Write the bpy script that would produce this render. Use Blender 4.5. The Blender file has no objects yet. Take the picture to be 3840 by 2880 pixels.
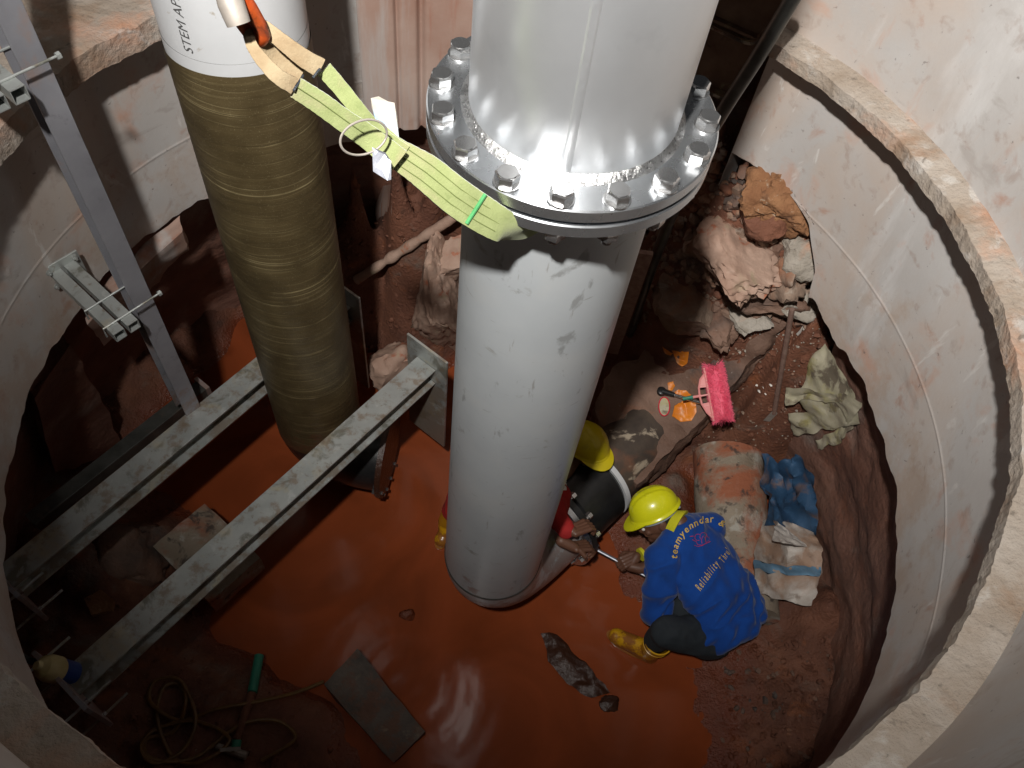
import bpy, bmesh, math, random
import numpy as np
from mathutils import Vector, Matrix, noise
from mathutils.bvhtree import BVHTree
PI = math.pi
random.seed(7)
sc = bpy.context.scene
C = sc.collection
# ------------------------------------------------------------------ camera (stands at the shaft's edge, looking down)
FPX, CX, CY, PW = 3100.0, 1920.0, 1440.0, 3840.0
n = Vector((1600.0 - CX, 3450.0 - CY, FPX)).normalized()      # straight down, in camera axes (x right, y down, z forward)
fw = (Vector((0, 0, 1)) - n * n.z).normalized()
rt = n.cross(fw)
rgt = Vector((rt.x, fw.x, -n.x)); dwn = Vector((rt.y, fw.y, -n.y)); fwd = Vector((rt.z, fw.z, -n.z))
cd = bpy.data.cameras.new('camera'); cam = bpy.data.objects.new('camera', cd); C.objects.link(cam)
cam.matrix_world = Matrix(((rgt.x, -dwn.x, -fwd.x, 0), (rgt.y, -dwn.y, -fwd.y, 0), (rgt.z, -dwn.z, -fwd.z, 0), (0, 0, 0, 1)))
cd.sensor_width = 36; cd.lens = 36 * FPX / PW; cd.clip_start = 0.02; cd.clip_end = 200
sc.camera = cam
# ------------------------------------------------------------------ light: dim night air and one white floodlight on the rim
w = bpy.data.worlds.new('World'); sc.world = w; w.use_nodes = True
bg = w.node_tree.nodes['Background']; bg.inputs[0].default_value = (0.78, 0.80, 0.85, 1); bg.inputs[1].default_value = 0.024
LAMP = Vector((-0.42, -0.32, 1.50))
ld = bpy.data.lights.new('floodlight', 'SPOT'); lo = bpy.data.objects.new('floodlight', ld); C.objects.link(lo)
ld.energy = 1500; ld.color = (1.0, 0.97, 0.93); ld.shadow_soft_size = 0.075; ld.spot_size = math.radians(104); ld.spot_blend = 1.0
lo.location = LAMP
aim = Vector((0.45, 2.90, -0.60))
lo.rotation_euler = (aim - LAMP).to_track_quat('-Z', 'Y').to_euler()
sc.view_settings.view_transform = 'Standard'; sc.view_settings.look = 'None'
sc.view_settings.exposure = 0; sc.view_settings.gamma = 1
sc.view_settings.use_curve_mapping = False
sc.render.resolution_x = 1024; sc.render.resolution_y = 768

# ------------------------------------------------------------------ helpers
K = 3840 / 2212.0
def ray(x, y):
    x, y = x * K, y * K
    d = Vector((x - CX, y - CY, FPX))
    return Vector((d.dot(rt), d.dot(fw), -d.dot(n))).normalized()
def at(x, y, z):
    r = ray(x, y); return r * (z / r.z)
def onplan(x, y, dist):
    r = ray(x, y); return r * (dist / math.hypot(r.x, r.y))
def fbm(p, o=4, h=0.55):
    s = 0; a = 1; f = 1
    for i in range(o):
        s += a * noise.noise(Vector(p) * f); a *= h; f *= 2.1
    return s

def tag(o, label=None, cat=None, group=None, kind=None):
    if label: o['label'] = label
    if cat: o['category'] = cat
    if group: o['group'] = group
    if kind: o['kind'] = kind
    return o
def thing(name, label, cat, loc=(0, 0, 0), group=None):
    o = bpy.data.objects.new(name, None); C.objects.link(o); o.location = loc; o.empty_display_size = 0.1
    return tag(o, label, cat, group)
def link(name, me, mat, parent=None, loc=None, smooth=True, auto=35):
    o = bpy.data.objects.new(name, me); C.objects.link(o)
    if mat is not None:
        if isinstance(mat, (list, tuple)):
            for m in mat: me.materials.append(m)
        else: me.materials.append(mat)
    if smooth:
        me.shade_smooth() if hasattr(me, 'shade_smooth') else None
        if auto:
            try: me.set_sharp_from_angle(angle=math.radians(auto))
            except Exception: pass
    if parent is not None:
        o.parent = parent
        o.matrix_parent_inverse = Matrix.Identity(4)
        wl = parent.location.copy() if parent.parent is None else parent.location + parent.parent.location
        # mesh is written in place coordinates; bring it to its thing's base
        me.transform(Matrix.Translation(-wl))
        o.location = (0, 0, 0)
        if parent.type == 'MESH' and parent.parent is not None: pass
    elif loc is not None:
        me.transform(Matrix.Translation(-Vector(loc))); o.location = loc
    return o
def base_of(root):
    return root.location

class MB:
    def __init__(s): s.v = []; s.f = []; s.m = []; s.mi = 0
    def add(s, vs, fs):
        b = len(s.v); s.v += [tuple(v) for v in vs]; s.f += [tuple(i + b for i in f) for f in fs]; s.m += [s.mi] * len(fs)
    def box(s, c, u, v, w_):
        c, u, v, w_ = map(Vector, (c, u, v, w_))
        P = [c + u * a + v * b + w_ * d for d in (-1, 1) for b in (-1, 1) for a in (-1, 1)]
        s.add(P, [(0, 2, 3, 1), (4, 5, 7, 6), (0, 1, 5, 4), (2, 6, 7, 3), (0, 4, 6, 2), (1, 3, 7, 5)])
    def hull(s, P):
        bm = bmesh.new()
        for p in P: bm.verts.new(p)
        bmesh.ops.convex_hull(bm, input=bm.verts[:]); bm.verts.ensure_lookup_table()
        for i, v in enumerate(bm.verts): v.index = i
        s.add([v.co[:] for v in bm.verts], [[v.index for v in f.verts] for f in bm.faces]); bm.free()
    def loft(s, rings, cap=True, closed=True):
        b = []
        nn = len(rings[0]); vs = [p for r in rings for p in r]; fs = []
        for i in range(len(rings) - 1):
            for j in range(nn if closed else nn - 1):
                k = (j + 1) % nn
                fs.append((i * nn + j, i * nn + k, (i + 1) * nn + k, (i + 1) * nn + j))
        if cap: fs.append(tuple(range(nn - 1, -1, -1))); fs.append(tuple((len(rings) - 1) * nn + j for j in range(nn)))
        s.add(vs, fs)
    def tube(s, path, rad, seg=12, cap=True, flat=1.0, up=None, twist=0):
        path = [Vector(p) for p in path]; m = len(path)
        rad = [rad] * m if not isinstance(rad, (list, tuple)) else rad
        rings = []; t0 = (path[1] - path[0]).normalized()
        u = Vector(up) if up is not None else (Vector((0, 0, 1)) if abs(t0.z) < .9 else Vector((1, 0, 0)))
        for i, p in enumerate(path):
            t = (path[min(i + 1, m - 1)] - path[max(i - 1, 0)]).normalized()
            u = (u - t * u.dot(t)).normalized(); v = t.cross(u)
            rings.append([p + (u * math.cos(a) * flat + v * math.sin(a)) * rad[i] for a in [2 * PI * j / seg + twist for j in range(seg)]])
        s.loft(rings, cap)
    def lathe(s, c, axis, prof, seg=48, cap=True, up=None):
        c = Vector(c); axis = Vector(axis).normalized()
        u = axis.orthogonal().normalized() if up is None else Vector(up); v = axis.cross(u)
        s.loft([[c + axis * h + (u * math.cos(2 * PI * j / seg) + v * math.sin(2 * PI * j / seg)) * r for j in range(seg)] for h, r in prof], cap)
    def sphere(s, c, r, seg=12, rings=8, sc_=(1, 1, 1)):
        c = Vector(c); R = []
        for i in range(1, rings):
            a = PI * i / rings
            R.append([c + Vector((math.sin(a) * math.cos(2 * PI * j / seg) * sc_[0], math.sin(a) * math.sin(2 * PI * j / seg) * sc_[1], -math.cos(a) * sc_[2])) * r for j in range(seg)])
        s.loft(R, True)
    def mesh(s, name='m'):
        me = bpy.data.meshes.new(name); me.from_pydata(s.v, [], s.f); me.update()
        if any(s.m): me.polygons.foreach_set('material_index', s.m)
        bm = bmesh.new(); bm.from_mesh(me); bmesh.ops.recalc_face_normals(bm, faces=bm.faces[:]); bm.to_mesh(me); bm.free()
        return me
    def build(s, name, mat, parent=None, loc=None, smooth=True, auto=35, bevel=0):
        me = s.mesh(name)
        if bevel:
            bm = bmesh.new(); bm.from_mesh(me)
            es = [e for e in bm.edges if len(e.link_faces) == 2 and e.calc_face_angle() > .5]
            bmesh.ops.bevel(bm, geom=es, offset=bevel, segments=1, affect='EDGES', clamp_overlap=True); bm.to_mesh(me); bm.free()
        return link(name, me, mat, parent, loc, smooth, auto)

def remesh(parts, voxel, smooth=6, disp=None):
    me = parts.mesh('t'); o = bpy.data.objects.new('t', me); C.objects.link(o)
    r = o.modifiers.new('r', 'REMESH'); r.mode = 'VOXEL'; r.voxel_size = voxel
    if smooth:
        q = o.modifiers.new('s', 'SMOOTH'); q.factor = .5; q.iterations = smooth
    dg = bpy.context.evaluated_depsgraph_get()
    m2 = bpy.data.meshes.new_from_object(o.evaluated_get(dg)); bpy.data.objects.remove(o)
    if disp:
        for v, nn_ in zip(m2.vertices, [x.vector.copy() for x in m2.vertex_normals]):
            v.co += nn_ * disp(v.co)
    return m2

# ------------------------------------------------------------------ materials
def N(nt, t, **kw):
    x = nt.nodes.new(t)
    for k, v in kw.items(): setattr(x, k, v)
    return x
def mat(name, c1, c2, scale=4, rough=.8, metal=0, bump=.2, bscale=30, stains=(), spec=.5, stretch=(1, 1, 1), rvar=.1, detail=6, bdist=.01, coat=0, aniso=0, emis=None, sheen=0):
    m = bpy.data.materials.new(name); m.use_nodes = True; nt = m.node_tree
    b = nt.nodes['Principled BSDF']; tc = N(nt, 'ShaderNodeTexCoord')
    def tex(sc_, st=(1, 1, 1), det=6, dist=0, off=0):
        mp = N(nt, 'ShaderNodeMapping'); mp.inputs['Scale'].default_value = st; mp.inputs['Location'].default_value = (off, off * .7, off * 1.3)
        nt.links.new(tc.outputs['Object'], mp.inputs[0]); t = N(nt, 'ShaderNodeTexNoise'); t.inputs['Scale'].default_value = sc_; t.inputs['Detail'].default_value = det
        t.inputs['Roughness'].default_value = .6; t.inputs['Distortion'].default_value = dist
        nt.links.new(mp.outputs[0], t.inputs['Vector']); return t.outputs['Fac']
    base = tex(scale, stretch, detail)
    r = N(nt, 'ShaderNodeValToRGB'); r.color_ramp.elements[0].position = .32; r.color_ramp.elements[1].position = .68
    r.color_ramp.elements[0].color = (*c1, 1); r.color_ramp.elements[1].color = (*c2, 1); nt.links.new(base, r.inputs[0]); col = r.outputs[0]
    rgh = None
    for i, s in enumerate(stains):
        c, ss, lo_, hi, k = s[:5]; st = s[5] if len(s) > 5 else (1, 1, 1)
        f = tex(ss, st, 7, s[6] if len(s) > 6 else .4, 3.7 * (i + 1))
        mr = N(nt, 'ShaderNodeMapRange'); mr.inputs[1].default_value = lo_; mr.inputs[2].default_value = hi; mr.inputs[4].default_value = k; nt.links.new(f, mr.inputs[0])
        mx = N(nt, 'ShaderNodeMix', data_type='RGBA'); nt.links.new(mr.outputs[0], mx.inputs[0]); nt.links.new(col, mx.inputs[6]); mx.inputs[7].default_value = (*c, 1); col = mx.outputs[2]
    nt.links.new(col, b.inputs['Base Color'])
    b.inputs['Metallic'].default_value = metal; b.inputs['Specular IOR Level'].default_value = spec
    mr = N(nt, 'ShaderNodeMapRange'); mr.inputs[3].default_value = max(.02, rough - rvar); mr.inputs[4].default_value = min(1, rough + rvar); nt.links.new(tex(scale * 2.3, stretch, 5, 0, 11), mr.inputs[0]); nt.links.new(mr.outputs[0], b.inputs['Roughness'])
    if coat: b.inputs['Coat Weight'].default_value = coat; b.inputs['Coat Roughness'].default_value = .12
    if sheen: b.inputs['Sheen Weight'].default_value = sheen
    if bump:
        bp = N(nt, 'ShaderNodeBump'); bp.inputs['Strength'].default_value = bump; bp.inputs['Distance'].default_value = bdist
        nt.links.new(tex(bscale, stretch, 8, 0, 5), bp.inputs['Height']); nt.links.new(bp.outputs[0], b.inputs['Normal'])
    return m
OR = (.50, .20, .09); RD = (.30, .085, .035); GR = (.16, .15, .14)
M_wall = mat('wall_concrete', (.40, .375, .355), (.48, .465, .45), 1.3, .75, 0, .25, 60, [
    ((.45, .35, .28), 1.6, .46, .66, .8, (1, 1, .5)), (OR, 3.4, .57, .72, .5), ((.36, .17, .10), 6, .60, .72, .6), ((.62, .61, .60), 2.2, .58, .70, .6, (1, 1, .35)), (OR, 9, .66, .76, .5, (1, 1, .12), .1), (GR, 2.6, .66, .80, .5), ((.13, .11, .10), 34, .66, .70, .6), ((.30, .22, .18), 13, .58, .70, .5), ((.24, .20, .175), 5, .63, .70, .35, (.6, .6, 1.3), .6), ((.60, .585, .56), 11, .63, .68, .6, (1.5, .6, .3), .6)], bdist=.003)
M_wallred = mat('muddy_wall_concrete', (.30, .17, .125), (.42, .31, .26), 1.8, .6, 0, .3, 60, [
    ((.42, .39, .37), 5, .52, .62, .75, (1, 1, .12), .1), (RD, 7, .55, .68, .8, (1, 1, .10), .1), ((.20, .07, .035), 2.2, .56, .74, .6)], bdist=.003)
M_ledge = mat('rough_ledge_concrete', (.27, .215, .165), (.385, .34, .295), 5, .9, 0, .9, 42, [(OR, 3, .52, .68, .6), ((.24, .15, .09), 5, .52, .66, .7), ((.47, .45, .42), 7, .58, .66, .6), ((.11, .09, .07), 24, .62, .70, .7)], bdist=.012)
M_ground = mat('rim_ground', (.30, .27, .22), (.42, .38, .32), 2, .9, 0, .6, 30)
M_soil = mat('red_soil', (.085, .030, .017), (.20, .078, .042), 3.2, .72, 0, 1, 55, [((.26, .085, .03), 5, .58, .70, .75), ((.16, .125, .10), 3.3, .56, .68, .7), ((.035, .02, .014), 9, .60, .75, .7), ((.36, .31, .25), 45, .70, .74, .7)], rvar=.25, bdist=.014)
M_soilwall = mat('muddy_cut_wall', (.12, .052, .034), (.22, .115, .083), 1.7, .7, 0, .8, 26, [((.22, .08, .04), 3, .52, .70, .7), ((.30, .25, .215), 2.0, .56, .68, .6), ((.05, .03, .022), 6, .62, .75, .7)], bdist=.015)
M_rock = mat('rock', (.16, .095, .065), (.30, .22, .165), 6, .85, 0, .9, 40, [((.28, .10, .04), 4, .52, .68, .7), ((.42, .36, .30), 9, .60, .70, .6), ((.05, .035, .03), 14, .64, .72, .6)], bdist=.01)
M_rockpale = mat('pale_mortar', (.27, .235, .19), (.40, .36, .31), 8, .9, 0, 1, 50, [(OR, 4, .60, .72, .5), ((.18, .15, .11), 11, .58, .68, .6)], bdist=.012)
M_rockpink = mat('pink_shotcrete', (.29, .175, .125), (.41, .285, .22), 4, .75, 0, .7, 34, [((.33, .10, .045), 5, .60, .64, .8), ((.30, .27, .16), 7, .58, .68, .5), ((.60, .48, .40), 3, .58, .70, .5)], bdist=.008)
M_ochre = mat('ochre_gravelly_soil', (.20, .085, .035), (.31, .155, .07), 7, .85, 0, 1, 60, [((.46, .36, .26), 24, .62, .68, .8), ((.10, .05, .03), 11, .58, .68, .7)], bdist=.014)
M_bench = mat('old_concrete_bench', (.12, .066, .045), (.21, .125, .088), 3, .75, 0, 1, 50, [((.27, .10, .045), 4, .55, .70, .6), ((.05, .045, .042), 2.0, .55, .68, .8), ((.40, .36, .31), 20, .68, .74, .6)], bdist=.008)
M_block = mat('weathered_block', (.20, .155, .11), (.30, .25, .19), 5, .85, 0, .8, 50, [((.42, .40, .35), 6, .53, .60, .8), (RD, 3, .47, .58, .9), ((.05, .04, .035), 12, .56, .64, .85)], bdist=.008)
M_dslab = mat('dark_slab', (.055, .040, .032), (.12, .095, .075), 5, .7, 0, .9, 40, [((.25, .20, .13), 9, .60, .68, .7), ((.02, .015, .012), 5, .52, .66, .8)], bdist=.006)
M_steel = mat('polished_stainless', (.66, .68, .70), (.74, .76, .78), 3, .36, .8, .05, 90, [((.50, .52, .54), 6, .60, .75, .4)], rvar=.12, bdist=.001)
M_flange = mat('mirror_stainless', (.62, .65, .68), (.74, .76, .78), 4, .27, .95, .08, 8, rvar=.10, bdist=.002)
M_bolt = mat('bolt_stainless', (.62, .62, .62), (.74, .74, .74), 30, .22, .95, .10, 160, rvar=.07, bdist=.0006)
M_pipe = mat('pickled_steel', (.46, .49, .51), (.54, .57, .585), 2.2, .40, .28, .04, 60, [((.56, .57, .56), 3.2, .52, .70, .5), ((.22, .22, .215), 14, .635, .69, .6, (1, 1, .5)), ((.28, .27, .24), 9, .64, .70, .55, (.8, .8, 1.6)), ((.50, .36, .19), 5, .66, .74, .6), ((.26, .24, .22), 30, .66, .70, .6, (1.2, 1.2, .15), .1), ((.30, .30, .29), 42, .67, .70, .6, (.25, .25, 1.6), .8)], rvar=.09, bdist=.001)
M_weld = mat('weld_bead', (.42, .42, .42), (.66, .66, .66), 60, .3, 1, 1, 90, rvar=.15, bdist=.004)
M_gasket = mat('black_gasket', (.015, .02, .03), (.03, .035, .045), 20, .5, 0, .1)
M_galv = mat('galvanised_steel', (.36, .38, .37), (.47, .49, .47), 7, .46, .55, .15, 90, [((.52, .42, .24), 4.5, .54, .68, .75), ((.16, .155, .12), 8, .55, .64, .8), ((.22, .17, .12), 22, .62, .70, .7), ((.56, .58, .56), 16, .60, .66, .5)], bdist=.001)
M_galvd = mat('dull_purple_steel', (.25, .25, .275), (.34, .34, .37), 5, .5, .4, .15, 80, [((.42, .25, .17), 6, .58, .68, .65, (1, 1, .4)), ((.14, .13, .13), 9, .60, .70, .6)], bdist=.001)
M_rust = mat('rusty_tray', (.10, .055, .038), (.20, .13, .085), 7, .6, .3, .5, 60, [((.30, .27, .15), 6, .58, .68, .7), ((.035, .025, .02), 12, .60, .68, .8)], bdist=.004)
M_dsteel = mat('dark_tube', (.055, .055, .05), (.10, .10, .092), 14, .38, .55, .2, 60, [((.17, .13, .10), 8, .58, .68, .6)], bdist=.001)
M_rebar = mat('rusty_rod', (.20, .115, .09), (.30, .20, .16), 30, .6, .3, .4, 90, bdist=.001)
M_blade = mat('chisel_blade', (.27, .24, .21), (.38, .34, .30), 20, .6, .4, .3, 90, bdist=.001)
M_black = mat('black_rubber', (.010, .010, .011), (.020, .020, .020), 10, .35, 0, .1, 50, rvar=.1)
M_oldpipe = mat('scuffed_black_pipe', (.045, .035, .03), (.10, .075, .055), 7, .5, 0, .5, 50, [((.42, .35, .26), 6, .58, .63, .85), ((.18, .08, .045), 4, .55, .70, .7)], bdist=.003)
M_yel = mat('yellow_helmet_plastic', (.62, .62, .01), (.72, .70, .015), 6, .30, 0, .04, 30, [((.35, .30, .03), 10, .64, .75, .5)], coat=.3)
M_yel2 = mat('worn_yellow_helmet_plastic', (.50, .40, .01), (.58, .47, .012), 6, .38, 0, .04, 30, [((.25, .19, .03), 8, .60, .75, .5)])
M_boot = mat('yellow_rubber', (.55, .28, .008), (.64, .35, .01), 6, .34, 0, .08, 30, [((.20, .07, .02), 7, .60, .75, .7)], coat=.2)
M_shirt = mat('royal_blue_knit', (.003, .042, .225), (.005, .056, .285), 9, .9, 0, .30, 260, [((.004, .02, .09), 5, .60, .75, .5)], bdist=.0015, sheen=.15, spec=.25)
M_trouser = mat('charcoal_cloth', (.010, .014, .018), (.020, .026, .032), 9, .9, 0, .4, 200, [((.05, .03, .02), 5, .62, .75, .5)], bdist=.002)
M_collar = mat('yellow_knit', (.58, .55, .012), (.66, .62, .02), 9, .9, 0, .3, 200, bdist=.001)
M_skin = mat('brown_skin', (.105, .046, .028), (.15, .070, .043), 14, .48, 0, .2, 90, [((.06, .03, .022), 20, .58, .72, .5)], bdist=.001)
M_hair = mat('black_hair', (.005, .005, .006), (.012, .011, .011), 60, .5, 0, .8, 200, bdist=.003)
M_red = mat('red_coverall', (.30, .010, .010), (.42, .016, .014), 9, .85, 0, .4, 160, bdist=.002)
M_refl = mat('reflective_band', (.85, .87, .88), (.95, .95, .95), 40, .3, .2, .1, 100)
M_grey = mat('grey_plastic', (.25, .28, .31), (.34, .37, .40), 14, .45, 0, .05)
M_sling = mat('green_webbing', (.20, .235, .085), (.265, .30, .125), 18, .9, 0, .6, 240, [((.30, .26, .15), 9, .50, .66, .75), ((.13, .17, .05), 30, .60, .70, .5)], bdist=.002, sheen=.3)
M_sleeve = mat('dirty_sling_eye_canvas', (.24, .17, .095), (.33, .26, .16), 20, .95, 0, .7, 200, [((.24, .15, .08), 14, .60, .72, .6)], bdist=.002)
M_stitch = mat('dark_stitching', (.10, .13, .03), (.14, .17, .05), 20, .9, 0, 0)
M_gthr = mat('bright_green_thread', (.05, .25, .08), (.08, .32, .11), 40, .8, 0, .4, 200, bdist=.002)
M_orange = mat('orange_shackle_steel', (.40, .055, .012), (.55, .10, .02), 18, .35, .3, .3, 60, [((.05, .02, .015), 12, .56, .66, .8)], bdist=.001)
M_tag = mat('worn_white_label', (.32, .29, .24), (.38, .36, .32), 20, .7, 0, .2, 60, [((.22, .36, .50), 14, .50, .62, .9), ((.35, .24, .13), 18, .64, .70, .6)], bdist=.001)
M_tagm = mat('metal_tag', (.20, .21, .24), (.32, .33, .37), 30, .4, .6, .4, 80, bdist=.001)
M_wht = mat('white_pipe_sleeve', (.55, .56, .57), (.63, .64, .65), 3, .45, 0, .1, 40, [((.36, .31, .24), 9, .63, .67, .8), ((.40, .30, .08), 5, .70, .74, .7)], bdist=.001)
M_ink = mat('marker_ink', (.05, .05, .05), (.10, .10, .10), 60, .7, 0, 0)
M_gold = mat('yellow_print', (.62, .40, .06), (.72, .48, .09), 40, .8, 0, 0)
M_redink = mat('red_print', (.50, .012, .03), (.62, .02, .05), 40, .8, 0, 0)
M_pink = mat('pink_bristle', (.72, .06, .13), (.85, .16, .24), 20, .8, 0, 0)
M_pinkp = mat('pink_plastic', (.66, .22, .21), (.74, .30, .28), 12, .5, 0, .1)
M_green = mat('green_plastic', (.025, .17, .115), (.035, .23, .15), 12, .4, 0, .1)
M_orgp = mat('orange_plastic_film', (.60, .16, .01), (.75, .24, .02), 14, .45, 0, .4, 30, [((.62, .42, .28), 10, .58, .68, .5)], bdist=.004)
M_sack = mat('mildewed_sacking', (.36, .33, .22), (.50, .46, .34), 9, .9, 0, .6, 120, [((.13, .10, .07), 5, .56, .61, .85), ((.42, .38, .12), 4, .54, .66, .7)], bdist=.003)
M_bluesack = mat('blue_woven_sheet', (.02, .062, .13), (.035, .09, .175), 8, .6, 0, .6, 120, [((.17, .11, .09), 6, .54, .64, .75), ((.02, .03, .05), 5, .58, .70, .7)], bdist=.004)
M_whsack = mat('dirty_white_sack', (.40, .35, .30), (.54, .50, .46), 7, .6, 0, .5, 80, [((.30, .17, .10), 4, .48, .62, .8), ((.14, .09, .06), 9, .56, .68, .7)], bdist=.004)
M_stripe = mat('blue_sack_stripe', (.10, .22, .34), (.16, .28, .40), 12, .7, 0, .3, 80)
M_rag = mat('sodden_brown_cloth', (.035, .013, .008), (.055, .022, .012), 8, .38, 0, .8, 30, bdist=.01)
M_rope = mat('yellow_brown_hose', (.11, .055, .015), (.19, .095, .022), 20, .5, 0, .1)
M_cable = mat('black_cable', (.012, .012, .012), (.02, .02, .02), 20, .5, 0, .1)
M_blueplug = mat('blue_plug', (.01, .03, .16), (.015, .05, .22), 12, .4, 0, .1)
M_cream = mat('cream_cap', (.40, .32, .12), (.52, .44, .24), 12, .6, 0, .3)
M_white = mat('pale_chip', (.60, .55, .50), (.72, .68, .62), 30, .8, 0, .4)
# brown filament-wound pipe: bands of winding, wavy and slanted, in relief and colour
def mat_wound():
    m = bpy.data.materials.new('wound_fibreglass'); m.use_nodes = True; nt = m.node_tree; b = nt.nodes['Principled BSDF']
    tc = N(nt, 'ShaderNodeTexCoord'); L = nt.links
    no = N(nt, 'ShaderNodeTexNoise'); no.inputs['Scale'].default_value = 2.0; no.inputs['Detail'].default_value = 4; L.new(tc.outputs['Object'], no.inputs['Vector'])
    sx = N(nt, 'ShaderNodeSeparateXYZ'); L.new(tc.outputs['Object'], sx.inputs[0])
    a = N(nt, 'ShaderNodeMath', operation='MULTIPLY_ADD'); a.inputs[1].default_value = .035; L.new(no.outputs[0], a.inputs[0]); L.new(sx.outputs[2], a.inputs[2])
    a2 = N(nt, 'ShaderNodeMath', operation='MULTIPLY_ADD'); a2.inputs[1].default_value = .06; L.new(sx.outputs[0], a2.inputs[0]); L.new(a.outputs[0], a2.inputs[2])
    def saw(freq, sharp, src):
        q = N(nt, 'ShaderNodeMath', operation='MULTIPLY'); q.inputs[1].default_value = freq; L.new(src, q.inputs[0])
        n1 = N(nt, 'ShaderNodeTexNoise'); n1.noise_dimensions = '1D'; n1.inputs['Scale'].default_value = 1.3; L.new(q.outputs[0], n1.inputs['W'])
        q2 = N(nt, 'ShaderNodeMath', operation='MULTIPLY_ADD'); q2.inputs[1].default_value = 1.6; L.new(n1.outputs[0], q2.inputs[0]); L.new(q.outputs[0], q2.inputs[2])
        f = N(nt, 'ShaderNodeMath', operation='FRACT'); L.new(q2.outputs[0], f.inputs[0])
        return f.outputs[0]
    s1 = saw(15, 1, a2.outputs[0]); s2 = saw(41, 1, a.outputs[0])
    def line(src, w_):
        q = N(nt, 'ShaderNodeMapRange'); q.inputs[1].default_value = 1 - w_; q.inputs[2].default_value = 1; L.new(src, q.inputs[0]); return q.outputs[0]
    n2 = N(nt, 'ShaderNodeTexNoise'); n2.inputs['Scale'].default_value = 7; L.new(tc.outputs['Object'], n2.inputs['Vector'])
    cr = N(nt, 'ShaderNodeValToRGB'); cr.color_ramp.elements[0].color = (.060, .042, .017, 1); cr.color_ramp.elements[1].color = (.100, .073, .032, 1); cr.color_ramp.elements[0].position = .3; cr.color_ramp.elements[1].position = .7
    L.new(n2.outputs[0], cr.inputs[0]); col = cr.outputs[0]
    mx0 = N(nt, 'ShaderNodeMix', data_type='RGBA'); mx0.blend_type = 'MULTIPLY'; mx0.inputs[0].default_value = .12; L.new(col, mx0.inputs[6]); cb = N(nt, 'ShaderNodeCombineColor'); [L.new(s1, cb.inputs[i]) for i in range(3)]; L.new(cb.outputs[0], mx0.inputs[7]); col = mx0.outputs[2]
    for src, w_, k, c in ((s1, .07, .7, (.32, .265, .14)), (s2, .14, .30, (.24, .19, .095))):
        mm = N(nt, 'ShaderNodeMath', operation='MULTIPLY'); L.new(line(src, w_), mm.inputs[0]); nk = N(nt, 'ShaderNodeMapRange'); nk.inputs[1].default_value = .38; nk.inputs[2].default_value = .62; nk.inputs[4].default_value = k * 1.3; L.new(n2.outputs[0], nk.inputs[0]); L.new(nk.outputs[0], mm.inputs[1])
        mx = N(nt, 'ShaderNodeMix', data_type='RGBA'); L.new(mm.outputs[0], mx.inputs[0]); L.new(col, mx.inputs[6]); mx.inputs[7].default_value = (*c, 1); col = mx.outputs[2]
    vz = N(nt, 'ShaderNodeTexNoise'); vz.inputs['Scale'].default_value = 260; L.new(tc.outputs['Object'], vz.inputs['Vector'])
    vr = N(nt, 'ShaderNodeMapRange'); vr.inputs[1].default_value = .62; vr.inputs[2].default_value = .72; vr.inputs[4].default_value = .35; L.new(vz.outputs[0], vr.inputs[0])
    mx = N(nt, 'ShaderNodeMix', data_type='RGBA'); L.new(vr.outputs[0], mx.inputs[0]); L.new(col, mx.inputs[6]); mx.inputs[7].default_value = (.34, .29, .17, 1); col = mx.outputs[2]
    L.new(col, b.inputs['Base Color']); b.inputs['Roughness'].default_value = .5
    h = N(nt, 'ShaderNodeMath', operation='MULTIPLY_ADD'); h.inputs[1].default_value = .4; L.new(s2, h.inputs[0]); L.new(s1, h.inputs[2])
    bp = N(nt, 'ShaderNodeBump'); bp.inputs['Strength'].default_value = .22; bp.inputs['Distance'].default_value = .003; L.new(h.outputs[0], bp.inputs['Height']); L.new(bp.outputs[0], b.inputs['Normal'])
    return m
M_wound = mat_wound()
def mat_water():
    m = bpy.data.materials.new('muddy_water'); m.use_nodes = True; nt = m.node_tree; b = nt.nodes['Principled BSDF']; L = nt.links
    tc = N(nt, 'ShaderNodeTexCoord'); no = N(nt, 'ShaderNodeTexNoise'); no.inputs['Scale'].default_value = 1.1; no.inputs['Detail'].default_value = 5; no.inputs['Distortion'].default_value = .8; L.new(tc.outputs['Object'], no.inputs['Vector'])
    r = N(nt, 'ShaderNodeValToRGB'); no.inputs['Distortion'].default_value = 2.0; r.color_ramp.elements[0].color = (.190, .043, .014, 1); r.color_ramp.elements[1].color = (.280, .062, .020, 1); r.color_ramp.elements[0].position = .35; r.color_ramp.elements[1].position = .65
    L.new(no.outputs[0], r.inputs[0]); L.new(r.outputs[0], b.inputs['Base Color']); b.inputs['Roughness'].default_value = .15; b.inputs['IOR'].default_value = 1.33
    w1 = N(nt, 'ShaderNodeTexNoise'); w1.inputs['Scale'].default_value = 9; w1.inputs['Detail'].default_value = 2; L.new(tc.outputs['Object'], w1.inputs['Vector'])
    bp = N(nt, 'ShaderNodeBump'); bp.inputs['Strength'].default_value = .11; bp.inputs['Distance'].default_value = .012; L.new(w1.outputs[0], bp.inputs['Height']); L.new(bp.outputs[0], b.inputs['Normal'])
    return m
M_water = mat_water()
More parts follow.
